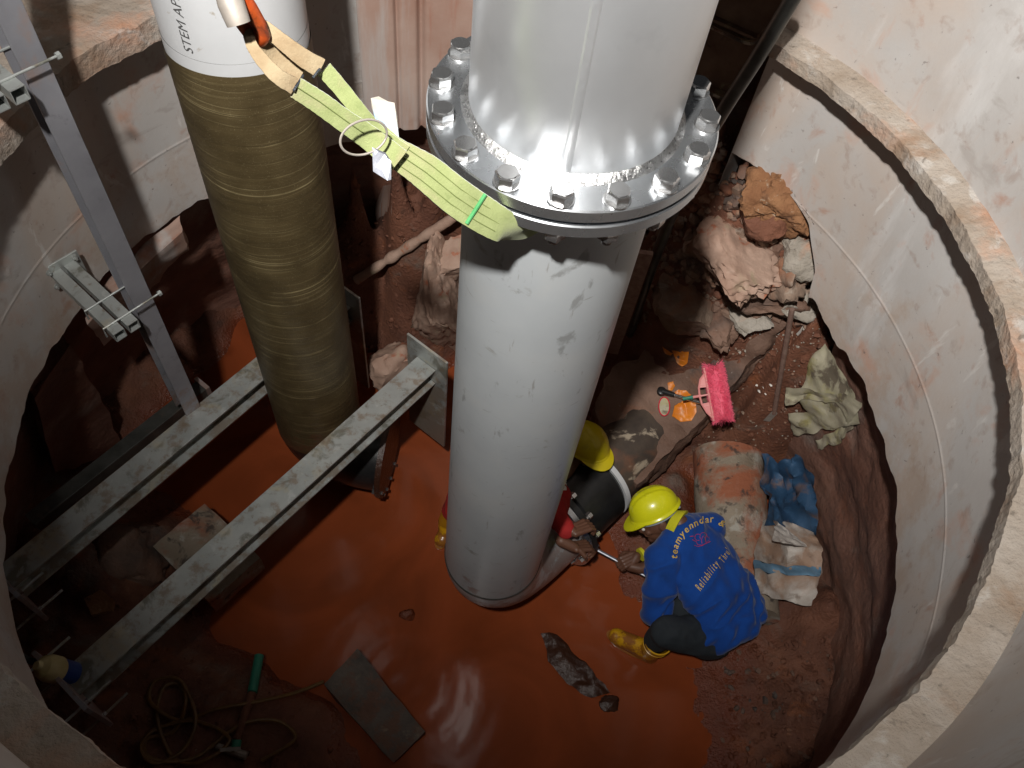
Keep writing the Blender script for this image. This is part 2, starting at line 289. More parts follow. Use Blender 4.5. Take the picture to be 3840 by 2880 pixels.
def wetten(m):
    # soil soaked red and shiny close to the water line
    nt = m.node_tree; b = nt.nodes['Principled BSDF']; L = nt.links; tc = N(nt, 'ShaderNodeNewGeometry'); sx = N(nt, 'ShaderNodeSeparateXYZ'); L.new(tc.outputs['Position'], sx.inputs[0])
    no = N(nt, 'ShaderNodeTexNoise'); no.inputs['Scale'].default_value = 6; no.inputs['Detail'].default_value = 6; L.new(tc.outputs['Position'], no.inputs['Vector'])
    a = N(nt, 'ShaderNodeMath', operation='MULTIPLY_ADD'); a.inputs[1].default_value = .12; L.new(no.outputs[0], a.inputs[0]); L.new(sx.outputs[2], a.inputs[2])
    r = N(nt, 'ShaderNodeMapRange'); r.inputs[1].default_value = -4.30; r.inputs[2].default_value = -4.37; L.new(a.outputs[0], r.inputs[0])
    old = b.inputs['Base Color'].links[0].from_socket; mx = N(nt, 'ShaderNodeMix', data_type='RGBA'); k = N(nt, 'ShaderNodeMath', operation='MULTIPLY'); k.inputs[1].default_value = .75; L.new(r.outputs[0], k.inputs[0])
    L.new(k.outputs[0], mx.inputs[0]); L.new(old, mx.inputs[6]); mx.inputs[7].default_value = (.165, .036, .014, 1); L.new(mx.outputs[2], b.inputs['Base Color'])
    oldr = b.inputs['Roughness'].links[0].from_socket; m2 = N(nt, 'ShaderNodeMix'); L.new(r.outputs[0], m2.inputs[0]); L.new(oldr, m2.inputs[2]); m2.inputs[3].default_value = .18; L.new(m2.outputs[0], b.inputs['Roughness'])
wetten(M_soil)
def splash(m, z0, z1, col, k, sc_=9):
    # mud splashed on the foot of a thing, thicker towards the water
    nt = m.node_tree; b = nt.nodes['Principled BSDF']; L = nt.links; tc = N(nt, 'ShaderNodeNewGeometry'); sx = N(nt, 'ShaderNodeSeparateXYZ'); L.new(tc.outputs['Position'], sx.inputs[0])
    no = N(nt, 'ShaderNodeTexNoise'); no.inputs['Scale'].default_value = sc_; no.inputs['Detail'].default_value = 9; no.inputs['Roughness'].default_value = .7; L.new(tc.outputs['Position'], no.inputs['Vector'])
    h = N(nt, 'ShaderNodeMapRange'); h.inputs[1].default_value = z0; h.inputs[2].default_value = z1; h.inputs[3].default_value = -.34; h.inputs[4].default_value = .22; L.new(sx.outputs[2], h.inputs[0])
    a = N(nt, 'ShaderNodeMath', operation='ADD'); L.new(no.outputs[0], a.inputs[0]); L.new(h.outputs[0], a.inputs[1])
    r = N(nt, 'ShaderNodeMapRange'); r.inputs[1].default_value = .50; r.inputs[2].default_value = .60; r.inputs[4].default_value = k; L.new(a.outputs[0], r.inputs[0])
    old = b.inputs['Base Color'].links[0].from_socket; mx = N(nt, 'ShaderNodeMix', data_type='RGBA'); L.new(r.outputs[0], mx.inputs[0]); L.new(old, mx.inputs[6]); mx.inputs[7].default_value = (*col, 1); L.new(mx.outputs[2], b.inputs['Base Color'])
splash(M_pipe, -2.9, -4.35, (.26, .13, .085), .6, 11)
splash(M_wound, -3.2, -4.0, (.12, .05, .025), .7, 9)
splash(M_galv, -2.7, -3.9, (.26, .19, .13), .7, 10)
splash(M_galvd, -2.2, -3.8, (.26, .15, .10), .6, 8)
splash(M_dslab, -4.1, -4.5, (.13, .05, .025), .7, 9)
splash(M_boot, -4.05, -4.50, (.20, .055, .02), .8, 16)
splash(M_trouser, -3.8, -4.5, (.12, .05, .025), .6, 14)
splash(M_shirt, -3.6, -4.7, (.06, .035, .04), .7, 12)
splash(M_wall, -1.6, -3.3, (.38, .28, .21), .5, 3.5)

# ------------------------------------------------------------------ the shaft
SC = Vector((-0.13, 1.62, 0))            # its axis
R_UP, R_LIP, R_LOW = 1.62, 1.53, 1.675
Z_LEDGE, Z_BOT, WATER = -1.80, -2.80, -4.45
def pol(r, a, z): return Vector((SC.x + r * math.cos(a), SC.y + r * math.sin(a), z))
def rad(d): return math.radians(d)
def arc_sheet(name, m, parent, a0, a1, prof, na, fn, seg_prof=None, smooth=True, auto=50):
    """surface swept round the shaft: prof = list of (r, z); fn(r, a, z) returns the moved (r, z)"""
    b = MB(); rings = []
    for i in range(na + 1):
        a = rad(a0 + (a1 - a0) * i / na); row = []
        for r, z in prof:
            r2, z2 = fn(r, a, z); row.append(pol(r2, a, z2))
        rings.append(row)
    b.loft(rings, cap=False, closed=False)
    return b.build(name, m, parent, smooth=smooth, auto=auto)
def sub(prof, step):
    out = [prof[0]]
    for (r0, z0), (r1, z1) in zip(prof, prof[1:]):
        k = max(1, int(math.hypot(r1 - r0, z1 - z0) / step))
        out += [(r0 + (r1 - r0) * i / k, z0 + (z1 - z0) * i / k) for i in range(1, k + 1)]
    return out
def cyc(a): return (math.cos(a) * 1.6, math.sin(a) * 1.6)
shaft = thing('concrete_shaft', 'round grey concrete shaft wall with a broken ledge and orange mud stains', 'wall', (SC.x, SC.y, -2.8))
def f_up(r, a, z): return r + .004 * fbm((*cyc(a), z * 1.5), 3), z
def lip_noise(a, z): 
    x, y = cyc(a)
    return .010 * fbm((x * 2.2, y * 2.2, 2), 3) + .012 * abs(fbm((x * 11, y * 11, z * 3), 4))
def f_ledge(r, a, z):
    x, y = cyc(a)
    k = min(1, max(0, (1.66 - r) / .13)) if r > 1.55 else 1
    d = lip_noise(a, z) * (1.0 if r < R_UP - .01 else 0)
    zz = z + (.006 if z > -1.83 else 0) * fbm((x * 9 + r * 9, y * 9, r * 20), 4)
    return r + d, zz
def f_low(r, a, z):
    x, y = cyc(a); dz = 0
    d = math.degrees(a)
    if 33.5 < d < 60 and z <= Z_BOT + .45:
        zb = float(np.interp(d, [33.5, 35.2, 40, 46, 54, 60], [-2.84, -2.66, -2.50, -2.43, -2.44, -2.44]))
        if z < zb: z = zb + (z - Z_BOT) * .02
        if z < zb + .03: dz = .02 * fbm((x * 7, y * 7, 3), 4)
    elif z < Z_BOT + .02: dz = .035 * fbm((x * 2.5, y * 2.5, 3), 4) + .02 * fbm((x * 9, y * 9, 8), 3)
    s = .0022 * math.exp(-((z + 2.46) / .005) ** 2)
    return r + .006 * fbm((x * 1.3, y * 1.3, z * 1.5), 3) - s, z + dz
# right-hand rings (from the near side round to the opening), the cut at 56 degrees
A0, A1 = -160, 56
arc_sheet('upper_wall', M_wall, shaft, A0, A1, sub([(R_UP, -1.81), (R_UP, -1.02)], .06), 220, f_up)
arc_sheet('ledge', M_ledge, shaft, A0, A1, sub([(R_LOW + .02, -1.86), (R_LIP, -1.855), (R_LIP, -1.80), (R_UP + .01, -1.775)], .02), 640, f_ledge)
arc_sheet('lower_wall', M_wall, shaft, A0, A1, sub([(R_LOW + .15, Z_BOT - .02), (R_LOW, Z_BOT), (R_LOW, -2.50)], .03) + sub([(R_LOW, -2.48), (R_LOW, -2.44)], .004) + sub([(R_LOW, -2.42), (R_LOW, -1.86)], .06), 320, f_low)
# left-hand rings: wide broken ledge, wall set further back above it
B0, B1 = 117, 200
def f_ledgeL(r, a, z):
    x, y = cyc(a); q = f_ledge(r, a, z)
    return q[0] + (.012 * fbm((x * 3, y * 3, 1), 3) if r < 1.56 else 0), z + .014 * fbm((x * 5, y * 5, r * 5), 4)
arc_sheet('ledge', M_ledge, shaft, B0, B1, sub([(R_LOW + .02, -1.90), (R_LIP, -1.89), (R_LIP, -1.80), (2.12, -1.74)], .025), 300, f_ledgeL)
arc_sheet('upper_wall', M_wall, shaft, B0, B1, sub([(2.08, -1.80), (2.08, -1.02)], .08), 80, f_up)
arc_sheet('lower_wall', M_wall, shaft, B0, B1, sub([(R_LOW + .15, Z_BOT - .02), (R_LOW, Z_BOT), (R_LOW, -2.50)], .03) + sub([(R_LOW, -2.48), (R_LOW, -2.44)], .004) + sub([(R_LOW, -2.42), (R_LOW, -1.86)], .06), 140, f_low)
# the stretch of wall behind the pipes is streaked with red mud, with two upright joints
def f_back(r, a, z):
    d = math.degrees(a); j = .02 * math.exp(-((d - 111.2) / .35) ** 2) + .03 * math.exp(-((d - 107.6) / .5) ** 2)
    dz = .06 * fbm((*cyc(a), 5), 3) if z < -2.78 else 0
    return r + j + .004 * fbm((*cyc(a), z), 3), z + dz
o = arc_sheet('back_wall_panel', M_wallred, shaft, 79, 117, sub([(R_LOW + .16, Z_BOT - .02), (R_LOW, Z_BOT), (R_LOW, -1.30)], .05), 230, f_back)
tag(o, 'red streaked wall panel between the two big pipes')
b = MB()
for a in (56, 79):                                # cut ends of the rings beside the opening
    s = 1 if a == 56 else -1
    b.loft([[pol(r, rad(a), z) for r, z in ((R_LOW, Z_BOT), (R_LOW, -1.02), (R_LOW + .16, -1.02), (R_LOW + .16, Z_BOT))], [pol(r, rad(a + s * .05), z) for r, z in ((R_LOW, Z_BOT), (R_LOW, -1.02), (R_LOW + .16, -1.02), (R_LOW + .16, Z_BOT))]])
b.build('cut_end', M_wall, shaft, smooth=False)
# opening behind: soil with steel trays
def f_hole(r, a, z): return r + .10 * fbm((*cyc(a), z * 2), 4), z
tag(arc_sheet('soil_niche', M_soil, None, 50, 86, sub([(2.05, -3.2), (2.0, -1.0)], .05), 70, f_hole), kind='structure')

# ground around the rim, so the place goes on outside the picture
b = MB(); seg = 72
inner = []
for i in range(seg):
    a = 2 * PI * i / seg; d = math.degrees(a); inner.append((R_UP if not (88 < d < 202) else 2.08) + .10)
b.loft([[pol(r0, 2 * PI * i / seg, -1.02) for i, r0 in enumerate(inner)], [pol(r0 + .35, 2 * PI * i / seg, -1.02) for i, r0 in enumerate(inner)], [pol(40, 2 * PI * i / seg, -1.05) for i in range(seg)]], cap=False)
b.loft([[pol(r0 - .11, 2 * PI * i / seg, -1.02) for i, r0 in enumerate(inner)], [pol(r0 - .11, 2 * PI * i / seg, -1.018) for i, r0 in enumerate(inner)], [pol(r0 + .01, 2 * PI * i / seg, -1.018) for i, r0 in enumerate(inner)]], cap=False)
tag(b.build('ground', M_ground, smooth=False), kind='structure')

# ------------------------------------------------------------------ pit floor: heights given at points of the place, then roughened
CP = []
def cp(*pts):
    for x, y, z in pts: p = at(x, y, z); CP.append((p.x, p.y, z))
cp((700, 1100, -4.6), (600, 1250, -4.6), (850, 1420, -4.6), (1000, 1500, -4.62), (550, 730, -4.6), (480, 900, -4.6), (750, 1200, -4.62), (1200, 1350, -4.58), (1100, 1600, -4.6), (900, 1100, -4.62), (1000, 1659, -4.6), (420, 900, -4.58), (1280, 1210, -4.58), (600, 980, -4.62), (1100, 1000, -4.6), (1230, 1450, -4.54), (1300, 1600, -4.5), (950, 900, -4.6), (1270, 1290, -4.55),
   # lower left bank
   (420, 1345, -4.38), (560, 1450, -4.38), (690, 1520, -4.38), (300, 1350, -4.2), (150, 1300, -4.1), (450, 1500, -4.33), (600, 1600, -4.36), (300, 1550, -4.25), (150, 1500, -4.1), (480, 1360, -4.5), (610, 1440, -4.52), (720, 1500, -4.53), (850, 1659, -4.5), (400, 1230, -4.35), (330, 1100, -4.4), (250, 1150, -4.1), (120, 1180, -3.9), (400, 1050, -4.48), (250, 1000, -4.45), (200, 1250, -4.0),
   # right side mud
   (1330, 1090, -4.43), (1390, 1150, -4.36), (1300, 1160, -4.47), (1340, 1250, -4.44), (1370, 1200, -4.40), (1450, 1320, -4.46), (1400, 1420, -4.48), (1330, 1360, -4.48), (1330, 1450, -4.46), (1500, 1500, -4.455), (1600, 1550, -4.42), (1480, 1640, -4.47), (1700, 1350, -4.34), (1800, 1300, -4.1), (1500, 1150, -4.38), (1460, 1030, -4.37),
   # shelf with rod and sacking
   (1550, 950, -4.36), (1480, 1000, -4.39), (1600, 1000, -4.38), (1600, 1150, -4.42), (1660, 1030, -4.36), (1650, 920, -4.28), (1650, 820, -4.10), (1600, 880, -4.24), (1750, 950, -4.1), (1780, 840, -3.72), (1700, 840, -3.98), (1740, 1050, -4.3), (1700, 1150, -4.40), (1700, 1250, -4.40), (1780, 1100, -4.32), (1800, 1250, -4.3), (1780, 1400, -4.28), (1720, 1550, -4.3), (1830, 1050, -4.2), (1830, 940, -3.95),
   # bench bed and the heap behind it
   (1450, 900, -4.15), (1350, 850, -4.15), (1450, 780, -4.1), (1560, 740, -4.0),  (1500, 660, -3.85), (1300, 780, -4.2),
 (1300, 620, -4.0),
   # back, between and behind the pipes
   (1150, 560, -3.9), (1000, 420, -3.3), (950, 330, -2.95), (850, 320, -2.95), (760, 330, -3.0), (840, 440, -3.5), (900, 500, -3.6), (780, 560, -3.9), (830, 620, -4.05), (780, 760, -4.45), (820, 700, -4.3), (960, 640, -4.1), (1000, 800, -4.5), (650, 420, -3.4), (600, 560, -4.2), (690, 640, -4.4), (1100, 760, -4.45), (500, 640, -4.3))
def cpd(*pts):
    for x, y, d in pts: p = onplan(x, y, d); CP.append((p.x, p.y, p.z))
cpd((1790, 600, 3.12), (1770, 480, 3.05), (1710, 390, 3.08), (1620, 340, 3.12), (1560, 330, 3.25), (1745, 660, 3.16), (1705, 690, 3.34), (1640, 690, 3.40), (1600, 640, 3.30), (1660, 560, 3.16), (1600, 480, 3.18), (1500, 480, 3.34), (1500, 590, 3.36), (1440, 680, 3.36), (1560, 720, 3.32), (1480, 380, 3.30), (1400, 560, 3.36), (1400, 450, 3.40), (1700, 520, 3.10), (1740, 740, 3.30), (1690, 760, 3.40), (1780, 760, 3.10), (1800, 740, 3.0), (1775, 700, 3.02), (1765, 680, 3.0), (1560, 240, 3.2), (1700, 300, 3.2))
for a in range(0, 360, 12):                       # foot of the cut wall
    if a < 118 or a > 320: continue
    p = pol(2.32, rad(a), 0); CP.append((p.x, p.y, -4.2 if a < 190 or a > 330 else -4.25))
CPa = np.array(CP); 
def rbf(P, Q):
    return np.sqrt(((P[:, None, :] - Q[None]) ** 2).sum(2) + 1e-6)
Amat = rbf(CPa[:, :2], CPa[:, :2]) + np.eye(len(CPa)) * 1e-3
wts = np.linalg.solve(Amat, CPa[:, 2] + 4.2)
XS = np.arange(-2.75, 3.0, .02); YS = np.arange(-.9, 4.2, .02)
gx, gy = np.meshgrid(XS, YS); G = np.c_[gx.ravel(), gy.ravel()]
HZ = np.concatenate([rbf(G[i:i + 4000], CPa[:, :2]) @ wts for i in range(0, len(G), 4000)]) - 4.2
HZ = np.clip(HZ, -4.75, -2.25)
vs = []
for (x, y), z in zip(G, HZ):
    rr = math.hypot(x - SC.x, y - SC.y)
    wet = min(1, max(.15, (z + 4.55) / .3))
    p = (x * 3.1, y * 3.1, z * 2)
    d = .035 * fbm(p, 3) + .034 * fbm((x * 12, y * 12, z * 9), 4)
    if x > .6: d += .010 * abs(noise.noise(Vector((x * 38, y * 38, 4)))) 
    vs.append((x, y, z + d * wet))
nx, ny = len(XS), len(YS)
fs = [(j * nx + i, j * nx + i + 1, (j + 1) * nx + i + 1, (j + 1) * nx + i) for j in range(ny - 1) for i in range(nx - 1)]
me = bpy.data.meshes.new('pit_floor'); me.from_pydata(vs, [], fs); me.update()
floor = link('pit_floor', me, M_soil, smooth=True, auto=0); tag(floor, kind='structure')
HV = np.array([v[2] for v in vs]).reshape(ny, nx)
def ground(x, y):
    i = int(min(max((x - XS[0]) / .02, 0), nx - 2)); j = int(min(max((y - YS[0]) / .02, 0), ny - 2))
    return float(HV[j:j + 2, i:i + 2].mean())
def hit(px, py):
    """where the line of sight at a point of the photograph meets the pit floor"""
    r = ray(px, py); t = 2.5
    for _ in range(600):
        p = r * t
        if p.z < max(ground(p.x, p.y), WATER): return p
        t += .008
    return r * t
# cut wall of the pit under the rings
def rsoil(a, z):
    d = math.degrees(a) % 360
    k = min(1, max(0, (-2.75 - z) / 1.5))
    if d < 24 or d > 300: big = 2.02
    elif d < 100: big = min(2.9, 2.02 + .88 * max(0, d - 29) / 8)
    else: big = 2.28
    return (R_LOW + .12) * (1 - k ** .7) + big * k ** .7
def f_soil(r, a, z):
    x, y = cyc(a)
    return rsoil(a, z) + .035 * fbm((x * 1.3, y * 1.3, z * 2.5), 4) + .016 * fbm((x * 8, y * 8, z * 8), 3), z
earth = tag(arc_sheet('cut_earth_wall', M_soilwall, None, 0, 360, sub([(2, -4.8), (2, -2.62)], .035), 420, f_soil), kind='structure')
# water, one sheet with low ripples
b = MB(); rings = []
for i in range(141):
    row = []
    for j in range(141):
        x = -2.6 + 4.9 * i / 140; y = -.3 + 4.2 * j / 140
        c = at(880, 1480, WATER); d = math.hypot(x - c.x, y - c.y); z = WATER + .0013 * math.sin(d * 52) * math.exp(-(d / .45) ** 2)
        c = at(1250, 1330, WATER); d = math.hypot(x - c.x, y - c.y); z += .003 * noise.noise(Vector((x * 16, y * 16, 0))) * math.exp(-(d / .4) ** 2)
        row.append((x, y, z))
    rings.append(row)
b.loft(rings, cap=False, closed=False)
tag(b.build('muddy_water', M_water, auto=0), kind='structure')

# ------------------------------------------------------------------ big flanged steel pipe
PX, PY, PR = 0.0375, 1.494, 0.2285
fp = thing('flanged_steel_pipe', 'big stainless steel pipe standing in the middle, joined by a thick bolted flange', 'pipe', (PX, PY, -4.25))
Z1 = -1.154
b = MB(); b.lathe((PX, PY, 0), (0, 0, 1), [(Z1 + .004, PR), (-.2, PR), (-.2, PR - .01), (Z1 + .004, PR - .01)], 128, cap=False); b.build('upper_pipe', M_steel, fp)
b = MB(); sd = Vector((.10, -.995, 0)).normalized()      # lengthwise seam on the front
sd = Vector((at(1262, 200, -1).x - 0.0, 0, 0))
r = ray(1268, 150); cc = None
def on_cyl(px, py, R, cx=PX, cy=PY):
    r = ray(px, py); a = r.x ** 2 + r.y ** 2; bq = -2 * (r.x * cx + r.y * cy); q = cx * cx + cy * cy - R * R
    t = (-bq - math.sqrt(max(0, bq * bq - 4 * a * q))) / 2 / a; return r * t
s0 = on_cyl(1272, 100, PR); sa = math.atan2(s0.y - PY, s0.x - PX)
su = Vector((math.cos(sa), math.sin(sa), 0)); sv = Vector((-su.y, su.x, 0))
ring = []
for k in range(60):
    z = Z1 + .02 + (.93) * k / 59; q = .0012 * random.random()
    c = Vector((PX, PY, z)) + su * (PR - .001)
    ring.append([c - sv * .011, c - sv * .006 + su * (.003 + q), c + sv * .006 + su * (.003 + q), c + sv * .011])
b.loft(ring, cap=False, closed=False); b.build('seam_weld', M_steel, fp)
b = MB()
def ringprof(z0, z1, R, ch=.003): return [(z0, PR - .01), (z0, R - ch), (z0 + ch, R), (z1 - ch, R), (z1, R - ch), (z1, PR - .01)]
b.lathe((PX, PY, 0), (0, 0, 1), ringprof(Z1 - .0325, Z1, .3175), 160, cap=False); b.build('upper_flange', M_flange, fp, auto=30)
b = MB(); b.lathe((PX, PY, 0), (0, 0, 1), ringprof(Z1 - .042, Z1 - .0325, .308, .001), 160, cap=False); b.build('gasket', M_gasket, fp)
b = MB(); b.lathe((PX, PY, 0), (0, 0, 1), ringprof(Z1 - .075, Z1 - .042, .3175), 160, cap=False); b.build('lower_flange', M_flange, fp, auto=30)
b = MB(); rings = []
for i in range(260):                              # fillet weld with scalloped beads
    a = 2 * PI * i / 260; q = .0012 * random.random()
    rings.append([Vector((PX + (PR + dr) * math.cos(a), PY + (PR + dr) * math.sin(a), Z1 + dz)) for dr, dz in ((-.002, .017), (.004 + q, .012 + q), (.011 + q, .006 + q), (.017, -.001))])
rings.append(rings[0]); b.loft(rings, cap=False, closed=False); b.build('weld', M_weld, fp)
b = MB(); b.lathe((PX, PY, 0), (0, 0, 1), [(Z1 - .074, PR), (-3.75, PR)], 128, cap=False); b.build('lower_pipe', M_pipe, fp)
b = MB(); b.lathe((PX, PY, 0), (0, 0, 1), [(-3.746, PR), (-3.75, PR + .004), (-3.758, PR + .004), (-3.762, PR)], 96, cap=False); b.build('joint_ring', M_dsteel, fp)
# elbow and the level pipe under it, running to the workers' flange
EZ = -4.22
fl0 = at(1240, 1150, EZ)
dirn = Vector((0.6, 0.8, 0)).normalized()
path = [Vector((PX, PY, -3.76))]
RB = .40
for k in range(1, 13):
    a = PI / 2 * k / 12
    path.append(Vector((PX, PY, -3.76)) + dirn * (RB * (1 - math.cos(a))) + Vector((0, 0, -RB * math.sin(a))))
E0 = path[-1].copy(); EZ = E0.z
path.append(E0 + dirn * .10)
b = MB(); b.tube(path, [PR] * len(path), 64, cap=False, up=(0, 0, 1) if False else (-dirn.y, dirn.x, 0)); b.build('elbow', M_pipe, fp)
FL = E0 + dirn * .10
b = MB(); b.lathe(FL, dirn, [(-.03, PR - .01), (-.03, .29), (0, .29), (0, PR - .01)], 72, cap=False); b.build('end_flange', M_flange, fp)
# bolts of the big flange: one of each, then copies turned round the ring
def hexa(c, r, h, z0, twist):
    out = []
    for zz, rr in ((z0, r * .985), (z0 + .002, r), (z0 + h - .004, r), (z0 + h, r * .90)):
        out.append([Vector(c) + Vector((math.cos(twist + PI / 3 * j) * rr, math.sin(twist + PI / 3 * j) * rr, zz)) for j in range(6)])
    return out
b = MB(); tw = .2
b.loft(hexa((0, 0, 0), .0258, .025, .004, tw))
b.lathe((0, 0, 0), (0, 0, 1), [(.028, .022), (.0302, .0205)], 24)
me_bolt = b.mesh('bolt'); me_bolt.materials.append(M_bolt); me_bolt.shade_smooth(); me_bolt.set_sharp_from_angle(angle=.4)
b = MB(); b.lathe((0, 0, 0), (0, 0, 1), [(0, .0285), (.0042, .0285), (.0045, .027)], 32); me_wash = b.mesh('washer'); me_wash.materials.append(M_bolt); me_wash.shade_smooth(); me_wash.set_sharp_from_angle(angle=.5)
b = MB(); b.loft(hexa((0, 0, 0), .0245, .022, -.026, tw)); b.lathe((0, 0, 0), (0, 0, 1), [(-.044, .012), (-.026, .0135)], 16)
me_nut = b.mesh('nut'); me_nut.materials.append(M_bolt); me_nut.shade_smooth(); me_nut.set_sharp_from_angle(angle=.4)
for k in range(16):
    a = rad(22.5 * k); rot = random.uniform(-.5, .5)
    for nm, m_, z in (('bolt', me_bolt, Z1), ('washer', me_wash, Z1 + .0003), ('nut', me_nut, Z1 - .0755)):
        o = bpy.data.objects.new(nm, m_); C.objects.link(o); o.parent = fp
        o.location = Vector((PX + .289 * math.cos(a), PY + .289 * math.sin(a), z)) - fp.location; o.rotation_euler = (0, 0, rot)

# ------------------------------------------------------------------ olive wound pipe
GX, GY, GRD = -0.975, 2.11, 0.215
gp = thing('wound_pipe', 'olive brown filament-wound pipe with a white top sleeve behind the green sling', 'pipe', (GX, GY, -4.2))
ZS = -1.57
b = MB(); rings = []
for i in range(300):
    z = ZS - (3.80 + ZS + .0) * 0 - (3.85 + ZS) * i / 299
    q = .0007 * (((i * .21 + .6 * noise.noise(Vector((0, 0, i * .07)))) % 1))
    rings.append([Vector((GX + (GRD + q + .0008 * noise.noise(Vector((j * .5, z * 30, 0)))) * math.cos(2 * PI * j / 96), GY + (GRD + q) * math.sin(2 * PI * j / 96), z - .012 * math.sin(2 * PI * j / 96))) for j in range(96)])
b.loft(rings, cap=False); b.build('wound_pipe_body', M_wound, gp, auto=0)
b = MB(); b.lathe((GX, GY, 0), (0, 0, 1), [(-.6, GRD - .004), (ZS + .05, GRD - .004)], 96, cap=False)
b.loft([[Vector((GX + (GRD - .003) * math.cos(2 * PI * j / 96), GY + (GRD - .003) * math.sin(2 * PI * j / 96), z + (0 if z > ZS else .006 * noise.noise(Vector((j * .6, 0, 0))) - .012 * math.sin(2 * PI * j / 96)))) for j in range(96)] for z in (ZS + .05, ZS - .02)], cap=False)
b.build('white_sleeve', M_wht, gp)
path = [Vector((GX, GY, -3.84))]; gd = Vector((.995, -.02, 0)).normalized()
for k in range(1, 11):
    a = PI / 2 * k / 10; path.append(Vector((GX, GY, -3.84)) + gd * (.26 * (1 - math.cos(a))) + Vector((0, 0, -.26 * math.sin(a))))
path.append(path[-1] + gd * .11)
b = MB(); b.tube(path, GRD - .004, 48, cap=False, up=(-gd.y, gd.x, 0)); b.build('elbow', M_black, gp)
ge = path[-1]
b = MB(); b.lathe(ge, gd, [(-.03, GRD - .02), (-.03, .245), (.0, .245), (0, .05)], 48); b.build('elbow_flange', M_rag, gp)
for k in range(5):
    a = PI + .15 + .42 * k; c = ge + Vector((-gd.y, gd.x, 0)) * (.225 * math.cos(a)) + Vector((0, 0, 1)) * (.225 * math.sin(a))
    b = MB(); b.lathe(c, gd, [(-.048, .016), (-.03, .016), (-.03, .010), (.012, .010)], 6); b.build('flange_bolt', M_bolt, gp, smooth=False)

# writing on the sleeve, running up the pipe
def text_mesh(s, size=1.0, shear=0.0, font=None, bold=0, spacing=1.0):
    cu = bpy.data.curves.new('t', 'FONT'); cu.body = s; cu.size = size; cu.shear = shear; cu.offset = bold; cu.space_character = spacing; cu.resolution_u = 3
    o = bpy.data.objects.new('t', cu); C.objects.link(o); dg = bpy.context.evaluated_depsgraph_get()
    me = bpy.data.meshes.new_from_object(o.evaluated_get(dg)); bpy.data.objects.remove(o)
    bm = bmesh.new(); bm.from_mesh(me)
    bmesh.ops.triangulate(bm, faces=bm.faces[:]); bmesh.ops.subdivide_edges(bm, edges=[e for e in bm.edges if e.calc_length() > size * .12], cuts=1)
    vs_ = [v.co.copy() for v in bm.verts]; bm.verts.index_update(); fs_ = [[v.index for v in f.verts] for f in bm.faces]; bm.free()
    return vs_, fs_
tv, tf = text_mesh('STEM APPROVED', .042, .12, bold=-.0002, spacing=1.0)
q0 = on_cyl(421, 132, GRD, GX, GY); ta = math.atan2(q0.y - GY, q0.x - GX)
b = MB(); out = []
for v in tv:
    a = ta + (.0 - v.y + .0) / GRD * 1.0
    a = ta - (v.y) / GRD
    out.append(Vector((GX + (GRD - .0018) * math.cos(a), GY + (GRD - .0018) * math.sin(a), q0.z + v.x + .02)))
b.add(out, tf); b.build('marker_writing', M_ink, gp, smooth=False)

# ------------------------------------------------------------------ steel beams
def ibeam(name, p0, p1, W, H, t, m, up=(0, 0, 1), parent=None, pn='beam'):
    p0, p1 = Vector(p0), Vector(p1); d = (p1 - p0).normalized(); u = Vector(up); u = (u - d * u.dot(d)).normalized(); s = d.cross(u)
    c = (p0 + p1) / 2; L = (p1 - p0).length / 2
    for nm, off, hw, hh in (('top_flange', H / 2 - t / 2, W / 2, t / 2), ('web', 0, t * .4, H / 2 - t), ('bottom_flange', -H / 2 + t / 2, W / 2, t / 2)):
        b = MB(); b.box(c + u * off, d * L, s * hw, u * hh); b.build(nm, m, parent, bevel=.0012, smooth=False)
    return d, s, u
ZB = -3.40
def beam_thing(label, a0, a1, W, H, plate_at=None):
    p0 = at(*a0, ZB); p1 = at(*a1, ZB)
    t = thing('steel_beam', label, 'beam', p0, 'galvanised beams crossing the pit')
    dn = Vector((0, 0, -H / 2))
    d, s, u = ibeam('beam', p0 + dn, p1 + dn, W, H, .009, M_galv, parent=t)
    return t, p0, p1, d, s
bt1, b10, b11, bd, bs = beam_thing('galvanised beam further from the camera, passing behind the olive pipe', (10, 1248), (738, 650), .122, .125)
bt2, b20, b21, bd2, bs2 = beam_thing('galvanised beam nearer the camera, ending in a tall plate beside the grey pipe', (150, 1478), (921, 785), .122, .125)
for (t, p, d, s, pz) in ((bt1, b11, bd, bs, 0), (bt2, b21, bd2, bs2, 0)):
    b = MB(); c = p + d * .007 + s * 0 + Vector((0, 0, -.29)); b.box(c, d * .006, s * .13, Vector((0, 0, .415))); b.build('end_plate', M_galv, t, smooth=False, bevel=.001)
    b = MB()
    b.hull([p + Vector((0, 0, -.125)) + s * q + dd for q in (-.004, .004) for dd in (Vector((0, 0, 0)), d * -.16, Vector((0, 0, -.13)))]); b.build('gusset', M_galv, t, smooth=False)
for (t, p, d, s) in ((bt1, b10, bd, bs), (bt2, b20, bd2, bs2)):
    b = MB(); b.box(p - d * .008 + Vector((0, 0, -.06)), d * .008, s * .16, Vector((0, 0, .15))); b.build('wall_plate', M_galvd, t, smooth=False)
    for sx in (-.125, .125):
        for sz in (.05, -.16):
            c = p + s * sx + Vector((0, 0, sz)) 
            b = MB(); b.tube([c - d * .20, c + d * .11], .006, 8); b.build('threaded_rod', M_galv, t)
            b = MB(); b.lathe(c + d * .002, d, [(0, .013), (.012, .013)], 6); b.build('nut', M_bolt, t, smooth=False)
